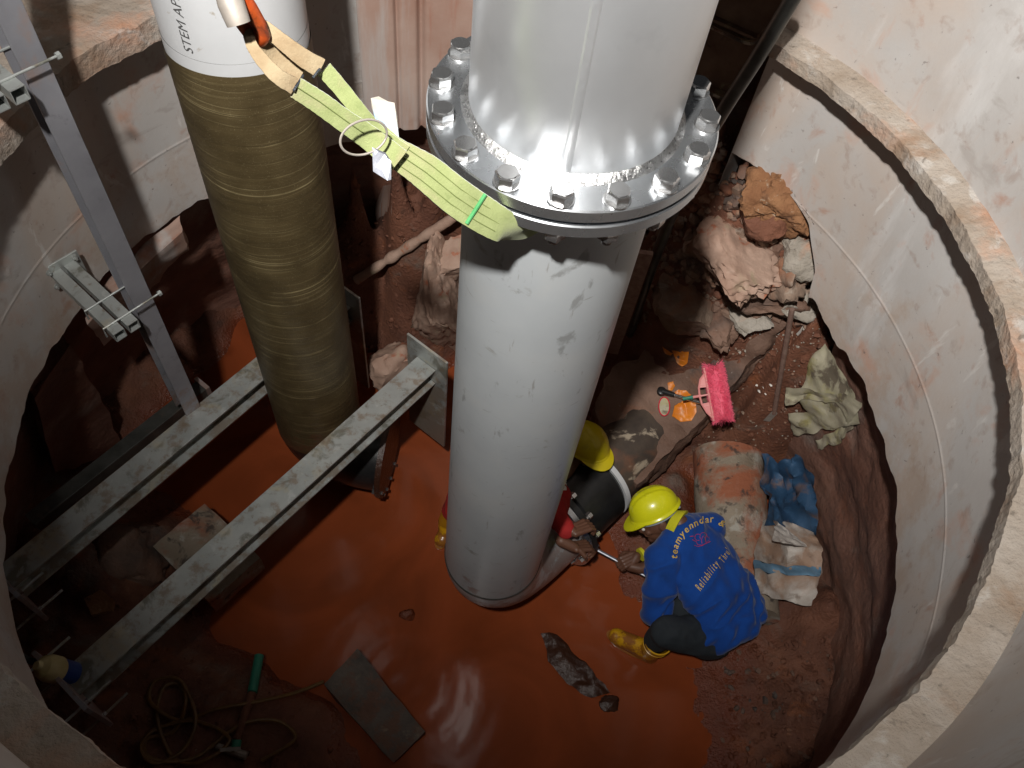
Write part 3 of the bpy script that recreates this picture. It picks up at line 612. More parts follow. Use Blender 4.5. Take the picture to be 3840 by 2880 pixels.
# square bar lying along the far beam, and a broken strut under it
ax = thing('steel_bar', 'dark square bar lying along the far side of the further beam', 'bar', at(60, 1120, -3.45))
p0, p1 = at(70, 1130, -3.50), at(440, 838, -3.50); d = (p1 - p0).normalized(); s = d.cross(Vector((0, 0, 1)))
b = MB(); b.box((p0 + p1) / 2, d * (p1 - p0).length / 2, s * .035, Vector((0, 0, .035))); b.build('bar', M_dsteel, ax, smooth=False, bevel=.003)
b = MB(); b.box(p1, d * .01, s * .045, Vector((0, 0, .045))); b.build('end_cap', M_galvd, ax, smooth=False)

# upright rail on the left, a channel pair held off the wall by brackets
ur = thing('upright_rail', 'long upright grey channel rail clamped to the wall on the left', 'rail', (-1.49, 1.85, -3.4))
f0 = at(404, 872, -3.38); 
ra = Vector((f0.x, f0.y, 0)); view = Vector((-ra.x, -ra.y, 0)).normalized()
rd = Vector((.83, -.56, 0)).normalized(); sd_ = Vector((-rd.y, rd.x, 0))
top = -.75
def pr(a, c, hw, hd, m=M_galvd, nm='channel', z0=-3.4, z1=top):
    b = MB(); cc = ra + sd_ * a + rd * c; b.box((cc.x, cc.y, (z0 + z1) / 2), sd_ * hw, rd * hd, (0, 0, (z1 - z0) / 2)); return b.build(nm, m, ur, smooth=False, bevel=.0015)
RW = .038
pr(0, .0, .004, .036, nm='web')
pr(0, .038, RW, .0045, nm='front_flange'); pr(0, -.038, RW, .0045, nm='rear_flange')
def wall_bracket(label, z, px_plate):
    wa = math.atan2((ra - SC).y, (ra - SC).x); 
    t = thing('wall_bracket', label, 'bracket', Vector((ra.x, ra.y, z)), 'galvanised brackets clamping the upright rail')
    side = -1 if True else 1
    off = sd_ * .125 * SIDE
    out = -rd
    wpt = ra + off; L = .0
    while math.hypot(wpt.x + out.x * L - SC.x, wpt.y + out.y * L - SC.y) < R_LOW - .012: L += .005
    pw = Vector((wpt.x, wpt.y, z)) + out * L
    inn = Vector((wpt.x, wpt.y, z)) + rd * .13
    ln = (pw - inn).length / 2; c = (pw + inn) / 2
    up = Vector((0, 0, 1))
    for q in (-.029, .029):                         # two channels back to back
        b = MB(); b.box(c + up * 0.021 + sd_ * q, rd * ln, sd_ * .021, up * .0015); b.box(c - up * 0.021 + sd_ * q, rd * ln, sd_ * .021, up * .0015)
        b.box(c + sd_ * (q - .0205 if q < 0 else q + .0205), rd * ln, sd_ * .0015, up * .021); b.box(c + sd_ * (q + .0205 if q < 0 else q - .0205), rd * ln, sd_ * .0013, up * .021)
        b.build('channel', M_galv, t, smooth=False)
    b = MB(); b.box(pw + rd * .004, rd * .004, sd_ * .075, up * .06); b.build('wall_plate', M_galv, t, smooth=False, bevel=.001)
    for q in (-.055, .055):
        for w_ in (-.04, .04):
            b = MB(); b.lathe(pw + rd * .008 + sd_ * q + up * w_, rd, [(0, .012), (.010, .012), (.010, .006), (.022, .006)], 6); b.build('anchor_bolt', M_galv, t, smooth=False)
    for q in (.085, -.03):                          # long U bolts round the rail
        cc = Vector((ra.x, ra.y, z)) + rd * q
        b = MB(); b.tube([cc + off + sd_ * .062 * SIDE + up * -.02, cc + off + sd_ * .062 * SIDE + up * .026, cc - sd_ * .062 * SIDE + up * .026], .0040, 8); b.build('clamp_rod', M_galv, t)
        b = MB(); b.lathe(cc - sd_ * .054 * SIDE + up * .026, sd_, [(-.006, .011), (.006, .011)], 6); b.build('nut', M_galv, t, smooth=False)
    return t
SIDE = -1
wall_bracket('lower galvanised bracket bolted to the wall and clamped to the upright rail', -2.57, None)
wall_bracket('upper galvanised bracket at the left edge, clamped to the upright rail', onplan(55, 195, 2.21).z, None)

# ------------------------------------------------------------------ lifting sling, shackle and hook at its upper end
def ribbon(path, width, th, up, m, name, parent, steps=10):
    P = [Vector(p) for p in path]; W = width if isinstance(width, list) else [width] * len(P); U = up if isinstance(up, list) else [up] * len(P)
    pts = []; ws = []; us = []
    for i in range(len(P) - 1):                     # Catmull-Rom
        a, b_, c, d = P[max(i - 1, 0)], P[i], P[i + 1], P[min(i + 2, len(P) - 1)]
        for k in range(steps):
            t = k / steps; pts.append(.5 * ((2 * b_) + (c - a) * t + (2 * a - 5 * b_ + 4 * c - d) * t * t + (3 * b_ - a - 3 * c + d) * t ** 3)); ws.append(W[i] * (1 - t) + W[i + 1] * t); us.append(Vector(U[i]).lerp(Vector(U[i + 1]), t))
    pts.append(P[-1]); ws.append(W[-1]); us.append(Vector(U[-1]))
    b = MB(); rings = []; m_ = len(pts)
    for i, p in enumerate(pts):
        t = (pts[min(i + 1, m_ - 1)] - pts[max(i - 1, 0)]).normalized(); nn_ = (us[i] - t * us[i].dot(t)).normalized(); s = t.cross(nn_)
        w_ = ws[i] / 2; row = []
        fr = .0008 * random.random()
        prof = [(-1, 0), (-.96, th), (-.5, th * 1.12), (0, th * .95), (.5, th * 1.12), (.96, th), (1, 0), (.96, -th), (0, -th), (-.96, -th)]
        rings.append([p + s * (x * w_ + (fr if abs(x) > .9 else 0) * (1 if x > 0 else -1)) + nn_ * y for x, y in prof])
    b.loft(rings); return b.build(name, m, parent, auto=40), pts, ws, us
sl = thing('lifting_sling', 'pale green webbing sling choked round the pipe under the flange, with canvas eyes', 'sling', at(1100, 480, -1.235))
tocam = lambda p: (-Vector(p)).normalized()
def S(x, y, z): return at(x, y, z)
main = [S(800, 275, -1.045), S(850, 325, -1.075), S(920, 372, -1.11), S(985, 425, -1.15), S(1040, 462, -1.19), S(1090, 490, -1.225), S(1128, 500, -1.262), Vector((PX - .02, PY - PR - .012, -1.268)), Vector((PX + .10, PY - PR + .012, -1.262)), Vector((PX + PR * .8 + .01, PY - PR * .6, -1.262))]
nv = tocam(main[2]); n2 = (nv + Vector((0, -.3, -.6))).normalized()
ribbon(main, [.040, .052, .068, .074, .074, .068, .055, .045, .045, .045], .0045, [nv, nv, nv, nv, nv, (nv + Vector((0, -.2, -.1))).normalized(), Vector((-.2, -1, .1)), Vector((0, -1, 0)), Vector((.3, -1, 0)), Vector((.8, -.6, 0))], M_sling, 'webbing', sl)
# rest of the choke, hidden round the back of the pipe
ring = [Vector((PX + (PR + .006) * math.cos(rad(a)), PY + (PR + .006) * math.sin(rad(a)), -1.262)) for a in range(-35, 236, 15)]
ribbon(ring, .045, .004, [(p - Vector((PX, PY, p.z))).normalized() for p in ring], M_sling, 'choke_loop', sl, 3)
legA = [S(700, 150, -.935), S(735, 190, -.965), S(775, 240, -1.00), S(815, 290, -1.045), S(870, 335, -1.08)]
legB = [S(640, 190, -.93), S(690, 222, -.962), S(745, 262, -1.00), S(800, 300, -1.04), S(860, 350, -1.075)]
ribbon(legA, [.030, .028, .029, .034, .042], .0045, tocam(legA[1]), M_sling, 'webbing', sl)
_, pts, ws, us = ribbon(legB, [.036, .038, .040, .044, .052], .0045, tocam(legB[1]), M_sling, 'webbing', sl)
def stitch(path, offs, name='stitching'):
    b = MB()
    for o_ in offs:
        P = []
        for i in range(len(path) - 1):
            t = (path[i + 1] - path[i]).normalized(); s = t.cross(tocam(path[i])).normalized()
            for q in (0, .25, .5, .75): P.append(path[i].lerp(path[i + 1], q) + s * o_ + tocam(path[i]) * .0062)
        b.tube(P, .0010, 5)
    b.build(name, M_stitch, sl)
stitch(main[1:6], (-.017, .0, .017)); stitch(legB[:4], (-.002,)); 
p = main[4].lerp(main[3], .25); t = (main[4] - main[3]).normalized(); s = t.cross(nv).normalized()
b = MB(); b.tube([p + s * q + nv * .007 for q in (-.036, -.01, .01, .032)], .0042, 8); b.build('whipping', M_gthr, sl)
# canvas eyes
eyeA = [S(690, 146, -.925), S(655, 125, -.905), S(612, 92, -.88), S(575, 62, -.862), S(553, 50, -.86), S(548, 66, -.88), S(590, 102, -.91), S(660, 142, -.94)]
ribbon(eyeA, [.034, .030, .026, .022, .020, .020, .024, .028], .008, tocam(eyeA[2]), M_sleeve, 'canvas_eye', sl)
eyeB = [S(632, 184, -.925), S(600, 165, -.905), S(568, 132, -.885), S(545, 100, -.868), S(540, 78, -.86), S(556, 90, -.875), S(590, 118, -.905), S(650, 160, -.94)]
ribbon(eyeB, [.028, .025, .022, .018, .017, .019, .026, .031], .008, tocam(eyeB[2]), M_sleeve, 'canvas_eye', sl)
for p, q in ((S(697, 140, -.925), S(676, 168, -.925)), (S(655, 163, -.925), S(634, 196, -.925))):
    b = MB(); b.tube([p, (p + q) / 2 + tocam(p) * .006, q], .0022, 6); b.build('eye_binding', M_gasket, sl)
# label, ring and metal plate on the sling
lb = thing('sling_label', 'torn white and blue label sticking up from the green sling', 'label', S(850, 290, -1.05))
P = [S(801, 212, -1.02), S(818, 208, -1.02), S(838, 219, -1.02), S(852, 222, -1.02), S(858, 250, -1.04), S(862, 298, -1.06), S(832, 296, -1.06), S(812, 262, -1.04), S(803, 232, -1.03)]
b = MB(); nvv = tocam(P[0]); b.loft([[p + nvv * .0009 for p in P], [p - nvv * .0009 for p in P]]); b.build('label', M_tag, lb, smooth=False)
rg = thing('wire_ring', 'thin wire ring looped round the green sling', 'ring', S(790, 310, -1.03))
b = MB(); c = S(786, 297, -1.005); tx = (S(833, 300, -1.02) - c); ty = (S(770, 335, -1.03) - c); b.tube([c + tx * math.cos(a) + ty * math.sin(a) for a in [2 * PI * k / 36 for k in range(37)]], .0022, 8); b.build('ring', M_blade, rg)
mt = thing('metal_tag', 'small grey metal tag hanging from the wire ring', 'tag', S(825, 345, -1.04))
P = [S(804, 318, -1.03), S(833, 330, -1.03), S(845, 348, -1.04), S(845, 388, -1.06), S(837, 390, -1.06), S(806, 370, -1.05)]
b = MB(); b.loft([[p + nvv * .0012 for p in P], [p - nvv * .0012 for p in P]]); b.build('tag_plate', M_tagm, mt, smooth=False)
# shackle
sh = thing('lifting_shackle', 'orange painted lifting link with a worn steel swivel above the sling eyes', 'shackle', S(540, 40, -.84))
bow = [S(505, -14, -.80), S(512, 20, -.825), S(526, 52, -.85), S(546, 78, -.868), S(563, 86, -.872), S(568, 76, -.86), S(558, 50, -.84), S(540, 18, -.81), S(522, -8, -.79), S(506, -22, -.78)]
bb = []
for i in range(len(bow) - 1):
    for q in (0, .34, .67): bb.append(bow[i].lerp(bow[i + 1], q))
b = MB(); b.tube(bb, .0125, 14); b.build('link', M_orange, sh)
b = MB(); b.tube([S(488, -40, -.77), S(500, 10, -.79), S(516, 52, -.815)], [.021, .021, .019], 16); b.build('swivel_sleeve', M_blade, sh)

# ------------------------------------------------------------------ hose and struts behind the flange, trays in the niche
ho = thing('steel_tube', 'dark steel tube leaning from the upper right down behind the big flange', 'tube', onplan(1355, 740, 3.0))
P = [onplan(1722, -20, 2.72), onplan(1640, 118, 2.75), onplan(1562, 240, 2.8), onplan(1500, 350, 2.86), onplan(1445, 480, 2.9), onplan(1400, 600, 2.95), onplan(1352, 745, 3.02)]
PP = []
for i in range(len(P) - 1):
    for q in (0, .25, .5, .75):
        a, b_, c, d = P[max(i - 1, 0)], P[i], P[i + 1], P[min(i + 2, len(P) - 1)]
        PP.append(.5 * ((2 * b_) + (c - a) * q + (2 * a - 5 * b_ + 4 * c - d) * q * q + (3 * b_ - a - 3 * c + d) * q ** 3))
b = MB(); b.tube(PP, .027, 20); b.build('tube', M_dsteel, ho)
for (a0, a1, w_, lab) in (((1395, 545), (1322, 760), .035, 'narrow dark plank standing behind the grey pipe, left of the steel tube'),):
    t = thing('plank', lab, 'plank', onplan(*a1, 2.9)); p0, p1 = onplan(*a0, 2.78), onplan(*a1, 2.9); d = (p1 - p0).normalized(); s = d.cross(Vector((0, 1, 0))).normalized()
    b = MB(); b.box((p0 + p1) / 2, d * (p1 - p0).length / 2, s * w_, s.cross(d) * .012); b.build('board', M_rebar, t, smooth=False)
def tray(label, px, py, z, rr, w_, h_):
    a = rad(66.0); c = onplan(px, py, 0.01)
    r_ = ray(px, py); t_ = 2.0
    while math.hypot((r_ * t_).x - SC.x, (r_ * t_).y - SC.y) < rr: t_ += .005
    c = r_ * t_; tn = Vector((SC.x - c.x, SC.y - c.y, 0)).normalized(); s = Vector((-tn.y, tn.x, 0)); up = Vector((0, 0, 1))
    t = thing('rusty_tray', label, 'tray', c, 'rusty trays in the wall opening')
    prof = []
    for k in range(20):
        q = k / 19 * 2 - 1
        prof.append((q * w_, -h_ * (1 - abs(q) ** 6)))
    fr = [(-w_, h_), (w_, h_)]
    outline = [(-w_, h_)] + [(x, z_) for x, z_ in prof] + [(w_, h_)]
    def ringk(sc_, dep): return [c + s * x * sc_ + up * z_ * sc_ + tn * dep for x, z_ in outline]
    b = MB(); b.loft([ringk(1.0, 0.0), ringk(1.0, .03), ringk(.93, .032), ringk(.88, -.012)], cap=True); b.build('tray_body', M_rust, t, auto=30)
    b = MB(); P = ringk(1.02, .03); b.tube(P, .007, 8); b.build('rim', M_oldpipe, t)
tray('rusty rounded steel tray, the upper of the two in the wall opening', 1600, 5, 0, 1.80, .165, .13)
tray('rusty rounded steel tray, the lower of the two in the wall opening', 1552, 120, 0, 1.80, .165, .16)

# ------------------------------------------------------------------ rocks and concrete lumps
def rock_mesh(r, seed, sq=(1, 1, .7), sub_=3, rough=.35):
    bm = bmesh.new(); bmesh.ops.create_icosphere(bm, subdivisions=sub_, radius=1)
    cuts = [(Vector((random.uniform(-1, 1), random.uniform(-1, 1), random.uniform(-1, 1))).normalized(), random.uniform(.55, .85)) for _ in range(9)]
    for v in bm.verts:
        p = v.co.copy()
        for nn_, dd in cuts:
            k = p.dot(nn_) - dd
            if k > 0: p -= nn_ * k
        p *= 1 + rough * .35 * fbm(v.co * 1.7 + Vector((seed, 0, 0)), 4) + .10 * fbm(v.co * 6 + Vector((seed, 3, 0)), 3)
        v.co = Vector((p.x * sq[0], p.y * sq[1], p.z * sq[2])) * r
    me = bpy.data.meshes.new('rock'); bm.to_mesh(me); bm.free(); return me
def rock(px, py, r, label, m=M_rock, sq=(1, 1, .7), sink=.35, group=None, z=None, rot=None, sub_=4, rough=.35, name='rock', cat='rock'):
    p = hit(px, py) if z is None else at(px, py, z)
    me = rock_mesh(r, random.random() * 90, sq, sub_, rough)
    me.transform(Matrix.Rotation(random.random() * 6 if rot is None else rot, 4, 'Z'))
    o = link(name, me, m, smooth=True, auto=60); o.location = p + Vector((0, 0, r * sq[2] * (1 - sink * 2) if z is None else 0))
    return tag(o, label, cat, group)
rock(1480, 672, .20, 'large rounded brown boulder above the orange plastic scraps', M_rock, (1.05, .9, .8), .3)
rock(1590, 545, .27, 'broad pinkish boulder in the heap under the flange, dark on its left', M_rockpink, (1.25, .85, .55), .42, rough=.5, sub_=5)
rock(1700, 445, .20, 'rusty orange gravelly clod against the wall at the top of the heap', M_ochre, (1.1, .9, .8), .3, rough=.7, sub_=5)
rock(1640, 475, .15, 'dark red clod left of the orange clod on the heap', M_soil, (1.2, 1, .7), .3)
rock(1730, 570, .14, 'grey crumbly mortar lump against the wall under the orange clod', M_rockpale, (1, 1, .9), .3, rough=.7)
rock(1690, 650, .16, 'whitish broken mortar lump at the foot of the heap above the rod', M_rockpale, (1.3, .7, .5), .3, rough=.8)
rock(1625, 600, .17, 'brown crumbly clod between the pink boulder and the white mortar', M_bench, (1.2, .8, .6), .3, rough=.6)
rock(1605, 690, .13, 'pale chipped clod below the crumbly brown clod', M_rockpale, (1.3, .7, .4), .3, rough=.7)
rock(1500, 545, .085, 'oval grey-brown stone standing left of the pink boulder', M_rock, (.8, .8, 1.1), .2)
rock(1640, 640, .17, 'brown crumbly lump above the top end of the bench', M_bench, (1.3, .8, .6), .35, rough=.8)
rock(1550, 690, .15, 'low brown clod between the big boulder and the bench', M_bench, (1.3, .8, .5), .4, rough=.8)
rock(1685, 600, .15, 'gritty tan lump against the wall below the grey mortar', M_rock, (1.1, .8, .8), .35, rough=.9)
rock(945, 660, .36, 'tall pinkish shotcrete mass between the two pipes with wet orange spots', M_rockpink, (.62, .55, 1.5), .3, z=-3.95, rough=.22, sub_=5, cat='concrete lump')
rock(985, 560, .17, 'reddish upper shoulder of the shotcrete mass beside the grey pipe', M_rockpink, (1, .8, 1), .3, z=-3.6, rough=.2)
rock(845, 790, .17, 'muddy pink rock beside the plate end of the nearer beam', M_rockpink, (.9, 1, 1), .3, z=-4.1, rough=.5)
rock(262, 1200, .26, 'brown clay boulder between the two beams at lower left', M_bench, (1, 1.1, .7), .35, z=-4.18, rough=.6)
rock(879, 1328, .042, 'small brown stone poking out of the water', M_soil, (1, 1, .9), .3, z=-4.445)
G1 = 'loose stones on the heap under the flange'
cnt = 0
labs = ['small loose stone']
region = [(1565, 420), (1700, 360), (1480, 620)]
for k in range(60):                                # stones one can tell apart on the dark part of the heap
    px = random.uniform(1430, 1660); py = random.uniform(300, 640)
    if px > 1560 and py > 470: continue
    r0 = random.uniform(.018, .045); mm = random.choice([M_rock, M_soil, M_bench])
    lab = '%s %s stone lying %s' % ('larger' if r0 > .032 else 'small', {M_rock.name: 'tan', M_soil.name: 'red-brown', M_bench.name: 'dull brown'}[mm.name],
        ('high on the heap' if py < 370 else 'on the upper heap' if py < 450 else 'halfway down the heap' if py < 540 else 'near the foot of the heap') + (', close to the steel flange' if px < 1500 else ', in the middle' if px < 1580 else ', towards the shaft wall'))
    o = rock(px, py, r0, lab, mm, (1, .85, .7), .3, G1, sub_=2, name='loose_stone', cat='stone')
G2 = 'white chips beside the rusty rod'
for (x, y) in ((1636, 832), (1640, 846), (1652, 838), (1665, 832), (1655, 850), (1648, 862), (1675, 846), (1700, 858), (1700, 940)):
    rock(x, y, .013, 'pale stone chip lying in the red dirt beside the ribbed rod', M_white, (1.2, .8, .4), .3, G2, sub_=1, name='stone_chip', cat='chip')
# rubble nobody could count
b = MB()
bm0 = []
for s_ in range(6):
    m_ = rock_mesh(1, s_ * 3.1, (1, .85, .7), 1); bm0.append(([v.co.copy() for v in m_.vertices], [tuple(p.vertices) for p in m_.polygons])); bpy.data.meshes.remove(m_)
def scatter(n_, box, rmin, rmax, mi):
    b.mi = mi
    for _ in range(n_):
        px = random.uniform(box[0], box[2]); py = random.uniform(box[1], box[3]); p = hit(px, py)
        if p.z < WATER + .015: continue
        r_ = rmin + (rmax - rmin) * random.random() ** 2.5; R = Matrix.Rotation(random.random() * 6, 3, 'Z') @ Matrix.Rotation(random.random() * 3, 3, 'X'); V, F_ = random.choice(bm0)
        b.add([p + R @ v * r_ for v in V], F_)
scatter(900, (1330, 290, 1740, 700), .006, .028, 0)
scatter(220, (1400, 300, 1740, 690), .025, .055, 0); scatter(260, (1540, 360, 1755, 700), .02, .06, 3); scatter(160, (1560, 360, 1760, 700), .015, .04, 2)
scatter(500, (1560, 560, 1760, 760), .004, .014, 1)
scatter(600, (1500, 640, 1900, 1000), .004, .014, 0)
scatter(120, (1560, 700, 1880, 980), .004, .010, 1)
scatter(500, (1280, 1030, 1500, 1330), .005, .018, 2)
scatter(700, (1400, 1380, 1860, 1659), .006, .034, 2); scatter(200, (1480, 1380, 1860, 1659), .006, .03, 3); scatter(200, (1480, 680, 1850, 1000), .008, .03, 2)
scatter(500, (100, 1200, 800, 1659), .006, .022, 2)
scatter(500, (740, 300, 1000, 760), .006, .028, 2)
tag(b.build('rubble', [M_rock, M_rockpale, M_soil, M_bench], auto=40), 'small stones and crumbs of soil strewn over the pit floor', 'rubble', kind='stuff')

# ------------------------------------------------------------------ slabs and blocks
def slab(name, label, cat, top_pts, th, m, down=(0, 0, -1), rough=.012, group=None, sub_=5):
    """a slab given by the outline of its top face (place points) and its thickness, edges knocked about"""
    P = [Vector(p) for p in top_pts]; dn = Vector(down).normalized() * th
    bm = bmesh.new(); t = [bm.verts.new(p) for p in P]; bo = [bm.verts.new(p + dn) for p in P]
    bm.faces.new(t); bm.faces.new(bo[::-1]); k = len(P)
    for i in range(k): bm.faces.new((t[i], t[(i + 1) % k], bo[(i + 1) % k], bo[i]))
    bmesh.ops.recalc_face_normals(bm, faces=bm.faces[:])
    bmesh.ops.triangulate(bm, faces=bm.faces[:]); bmesh.ops.subdivide_edges(bm, edges=bm.edges[:], cuts=sub_, use_grid_fill=True); bmesh.ops.triangulate(bm, faces=bm.faces[:])
    bm.normal_update()
    for v in bm.verts: v.co += v.normal * rough * fbm(v.co * 9, 4)
    me = bpy.data.meshes.new(name); bm.to_mesh(me); bm.free()
    c = sum(P, Vector()) / k; o = link(name, me, m, None, c, True, 40); return tag(o, label, cat, group)
slab('concrete_bench', 'long low concrete bench with tools and orange plastic on it', 'bench', [at(1376, 1046, -4.06), at(1462, 960, -4.0), at(1540, 880, -3.80), at(1620, 782, -3.50), at(1697, 700, -3.22), at(1620, 680, -3.24), at(1480, 720, -3.58), at(1330, 790, -3.92), at(1280, 880, -4.02), at(1310, 960, -4.06)], .30, M_bench, rough=.03, sub_=9)
slab('concrete_pedestal', 'pale concrete slab lying under the nearer beam, its broken edge lit', 'slab', [at(330, 1180, -4.14), at(442, 1088, -4.14), at(510, 1150, -4.16), at(563, 1205, -4.18), at(452, 1300, -4.18), at(390, 1240, -4.16)], .16, M_block, rough=.007)
slab('leaning_slab', 'dark square concrete slab tilted in the water at the bottom', 'slab', [at(700, 1478, -4.36), at(772, 1402, -4.32), at(916, 1580, -4.37), at(850, 1648, -4.41)], .16, M_dslab, rough=.011)
slab('tile_fragment', 'small ochre tile fragment on the dark bank between the beams', 'fragment', [hit(188, 1300) + Vector((0, 0, .05)), hit(225, 1280) + Vector((0, 0, .05)), hit(250, 1300) + Vector((0, 0, .04)), hit(246, 1322) + Vector((0, 0, .04)), hit(203, 1335) + Vector((0, 0, .04))], .03, M_ochre, rough=.005)
slab('dirty_panel', 'grey cracked concrete panel leaning on the earth wall at far left', 'slab', [onplan(75, 860, 2.60), onplan(150, 745, 2.66), onplan(215, 850, 2.85), onplan(262, 960, 3.0), onplan(235, 985, 2.98), onplan(120, 1020, 2.85)], .07, M_soilwall, down=(-.7, .5, 0), rough=.02)
slab('wall_stub', 'broken grey wall stub hanging under the ring, left of the olive pipe', 'slab', [onplan(190, 700, 2.62), onplan(240, 640, 2.66), onplan(395, 500, 2.78), onplan(405, 540, 2.82), onplan(330, 620, 2.86), onplan(225, 745, 2.84)], .10, M_wallred, down=(-.4, .8, 0), rough=.02)
slab('brick', 'half buried red brick in the mud behind the sling tags', 'brick', [hit(812, 420) + Vector((0, 0, .06)), hit(848, 416) + Vector((0, 0, .06)), hit(846, 470) + Vector((0, 0, .05)), hit(812, 474) + Vector((0, 0, .05))], .07, M_wallred, rough=.004, sub_=3)
# round block lying by the bench, with its mould-stained face
cb = thing('concrete_drum', 'mossy half-round concrete block lying beside the bench, behind the crouching worker', 'block', hit(1570, 1100))
g = [at(1500, 985, -4.22), at(1650, 985, -4.22), at(1655, 1290, -4.22), at(1505, 1290, -4.22)]
b = MB(); rings = []
cl = [(at(1572, 985, -4.24)), (at(1578, 1080, -4.24)), (at(1588, 1190, -4.26)), (at(1600, 1330, -4.30))]
for i in range(40):
    t = i / 39 * 3; k = min(2, int(t)); p = cl[k].lerp(cl[k + 1], t - k); row = []
    for j in range(40):
        a = 2 * PI * j / 40; R_ = .205 * (1 + .03 * fbm((p.x * 6 + math.cos(a) * 2, p.y * 6, math.sin(a) * 2), 3))
        row.append(p + Vector((math.cos(a) * R_, 0, math.sin(a) * R_ * .85)))
    rings.append(row)
b.loft(rings); b.build('block_body', M_block, cb, auto=50)

# ------------------------------------------------------------------ old pipe in the encasement and its black coupling
d0 = dirn
op = thing('old_water_pipe', 'scuffed black old pipe coming out of the concrete towards the workers', 'pipe', at(1345, 985, -4.2))
p0 = FL + d0 * .06
b = MB(); rings = [(0.30, .205), (.62, .205), (.62, .20), (.80, .20)]
b.lathe(p0, d0, rings, 64, cap=False); b.build('pipe_body', M_oldpipe, op)
b = MB(); b.lathe(p0, d0, [(0.0, .21), (0.02, .235), (.27, .235), (.30, .21)], 64, cap=True); b.build('black_coupling', M_black, op)
b = MB(); b.lathe(p0, d0, [(.288, .205), (.288, .238), (.318, .238), (.318, .205)], 64, cap=False); b.build('white_band', M_wht, op)
b = MB(); b.lathe(p0, d0, [(-.055, .05), (-.055, .29), (-.022, .29), (-.022, .2), (0, .2)], 64, cap=False); b.build('backing_flange', M_black, op)
for k in range(12):
    a = 2 * PI * k / 12 + .13; s = Vector((-d0.y, d0.x, 0)); c = FL + s * (.258 * math.cos(a)) + Vector((0, 0, .258 * math.sin(a)))
    b = MB(); b.lathe(c, d0, [(-.055, .017), (-.032, .020), (-.032, .011), (.06, .011), (.06, .020), (.085, .020)], 6); b.build('flange_bolt', M_bolt, op, smooth=False)
dp = thing('mud_caked_pipe', 'thin mud-caked pipe lying aslant between the two big pipes', 'pipe', at(870, 540, -3.6))
b = MB(); P0, P1 = at(770, 605, -3.85), at(992, 462, -3.3); PP = [P0.lerp(P1, k / 30) for k in range(31)]
b.tube(PP, [.028 + .008 * fbm((k * .4, 1, 2), 3) for k in range(31)], 16); b.build('pipe_body', M_rockpink, dp)

# ------------------------------------------------------------------ tools and litter on the bench and shelf
def bz(px, py, up=.0): 
    # on the bench top
    r = ray(px, py); dg = bpy.context.evaluated_depsgraph_get()
    best = None
    for o in BVH:
        h = o.ray_cast(Vector((0, 0, 0)), r)
        if h[0] is not None and (best is None or h[3] < best[3]): best = h
    return (best[0] + Vector((0, 0, up))) if best else hit(px, py)
def bvh(o):
    bm = bmesh.new(); bm.from_mesh(o.data); bm.transform(Matrix.Translation(o.location if o.parent is None else o.location + o.parent.location)); t = BVHTree.FromBMesh(bm); bm.free(); return t
BVH = [bvh(floor), bvh(earth)] + [bvh(o) for o in C.objects if o.type == 'MESH' and o.name.split('.')[0] in ('concrete_bench', 'rock', 'block_body', 'leaning_slab')]
# ratchet
rc = thing('ratchet_wrench', 'black and chrome ratchet wrench lying on the concrete bench', 'wrench', bz(1430, 852))
a, c = bz(1426, 852, .035), bz(1520, 888, .07)
b = MB(); b.lathe(a, (0, 0, 1), [(-.014, .020), (-.010, .026), (.008, .026), (.013, .018), (.015, .008)], 24); b.build('ratchet_head', M_black, rc)
d = (c - a).normalized(); b = MB(); b.tube([a + d * .02, a + d * .07, a + d * .13, c], [.016, .010, .010, .011], 12); b.build('handle', M_bolt, rc)
b = MB(); b.tube([a + d * .01, a + d * .08], [.019, .013], 12); b.build('neck', M_black, rc)
# pink brush
br = thing('pink_brush_head', 'pink scrubbing brush head with shaggy bristles on the bench edge', 'brush', bz(1540, 850))
TL, TR, BR_, BL = bz(1528, 788, .075), bz(1560, 790, .07), bz(1578, 905, .07), bz(1556, 908, .075)
axis0, axis1 = at(1541, 790, bz(1535, 800).z + .075), at(1562, 905, bz(1525, 880).z + .075)
b = MB(); L_ = (axis1 - axis0); ax_ = L_.normalized(); side = ax_.cross(tocam(axis0)).normalized(); upv = side.cross(ax_).normalized()
if side.dot(rgt) < 0: side = -side
random.seed(3)
b.tube([axis0.lerp(axis1, k / 10) for k in range(11)], [.034, .042] + [.046] * 7 + [.042, .032], 14)
b.build('bristle_core', M_pink, br)
b = MB()
for _ in range(6500):
    t = random.random(); p = axis0.lerp(axis1, -.03 + t * 1.06) ; a = random.uniform(0, 2 * PI)
    rd_ = (side * math.cos(a) + upv * math.sin(a)); q = p + rd_ * .038; e = p + rd_ * random.uniform(.045, .068) + ax_ * random.uniform(-.03, .03) + Vector((0, 0, random.uniform(-.01, .004)))
    ww = ax_ * .0013; m_ = (q + e) / 2 + side * random.uniform(-.006, .006); b.add([q - ww, q + ww, m_ + ww, m_ - ww, e], [(0, 1, 2, 3), (3, 2, 4)])
tag(b.build('bristles', M_pink, br, smooth=False), kind='stuff')
b = MB()
cA, cB = axis0 - side * .050 + upv * .02, axis1 - side * .050 + upv * .02
P = [cA.lerp(cB, .1), cA.lerp(cB, .2) - side * .03, cA.lerp(cB, .35) - side * .046, cA.lerp(cB, .5) - side * .05, cA.lerp(cB, .65) - side * .046, cA.lerp(cB, .82) - side * .028, cA.lerp(cB, .95)]
b.tube(P, .006, 8); b.tube([cA, cB], .008, 8)
for t in (.3, .5, .7): b.tube([cA.lerp(cB, t), cA.lerp(cB, t) - side * .044], .005, 6)
P2 = [cA.lerp(cB, .12)] + P[1:3] + [cA.lerp(cB, .36)]
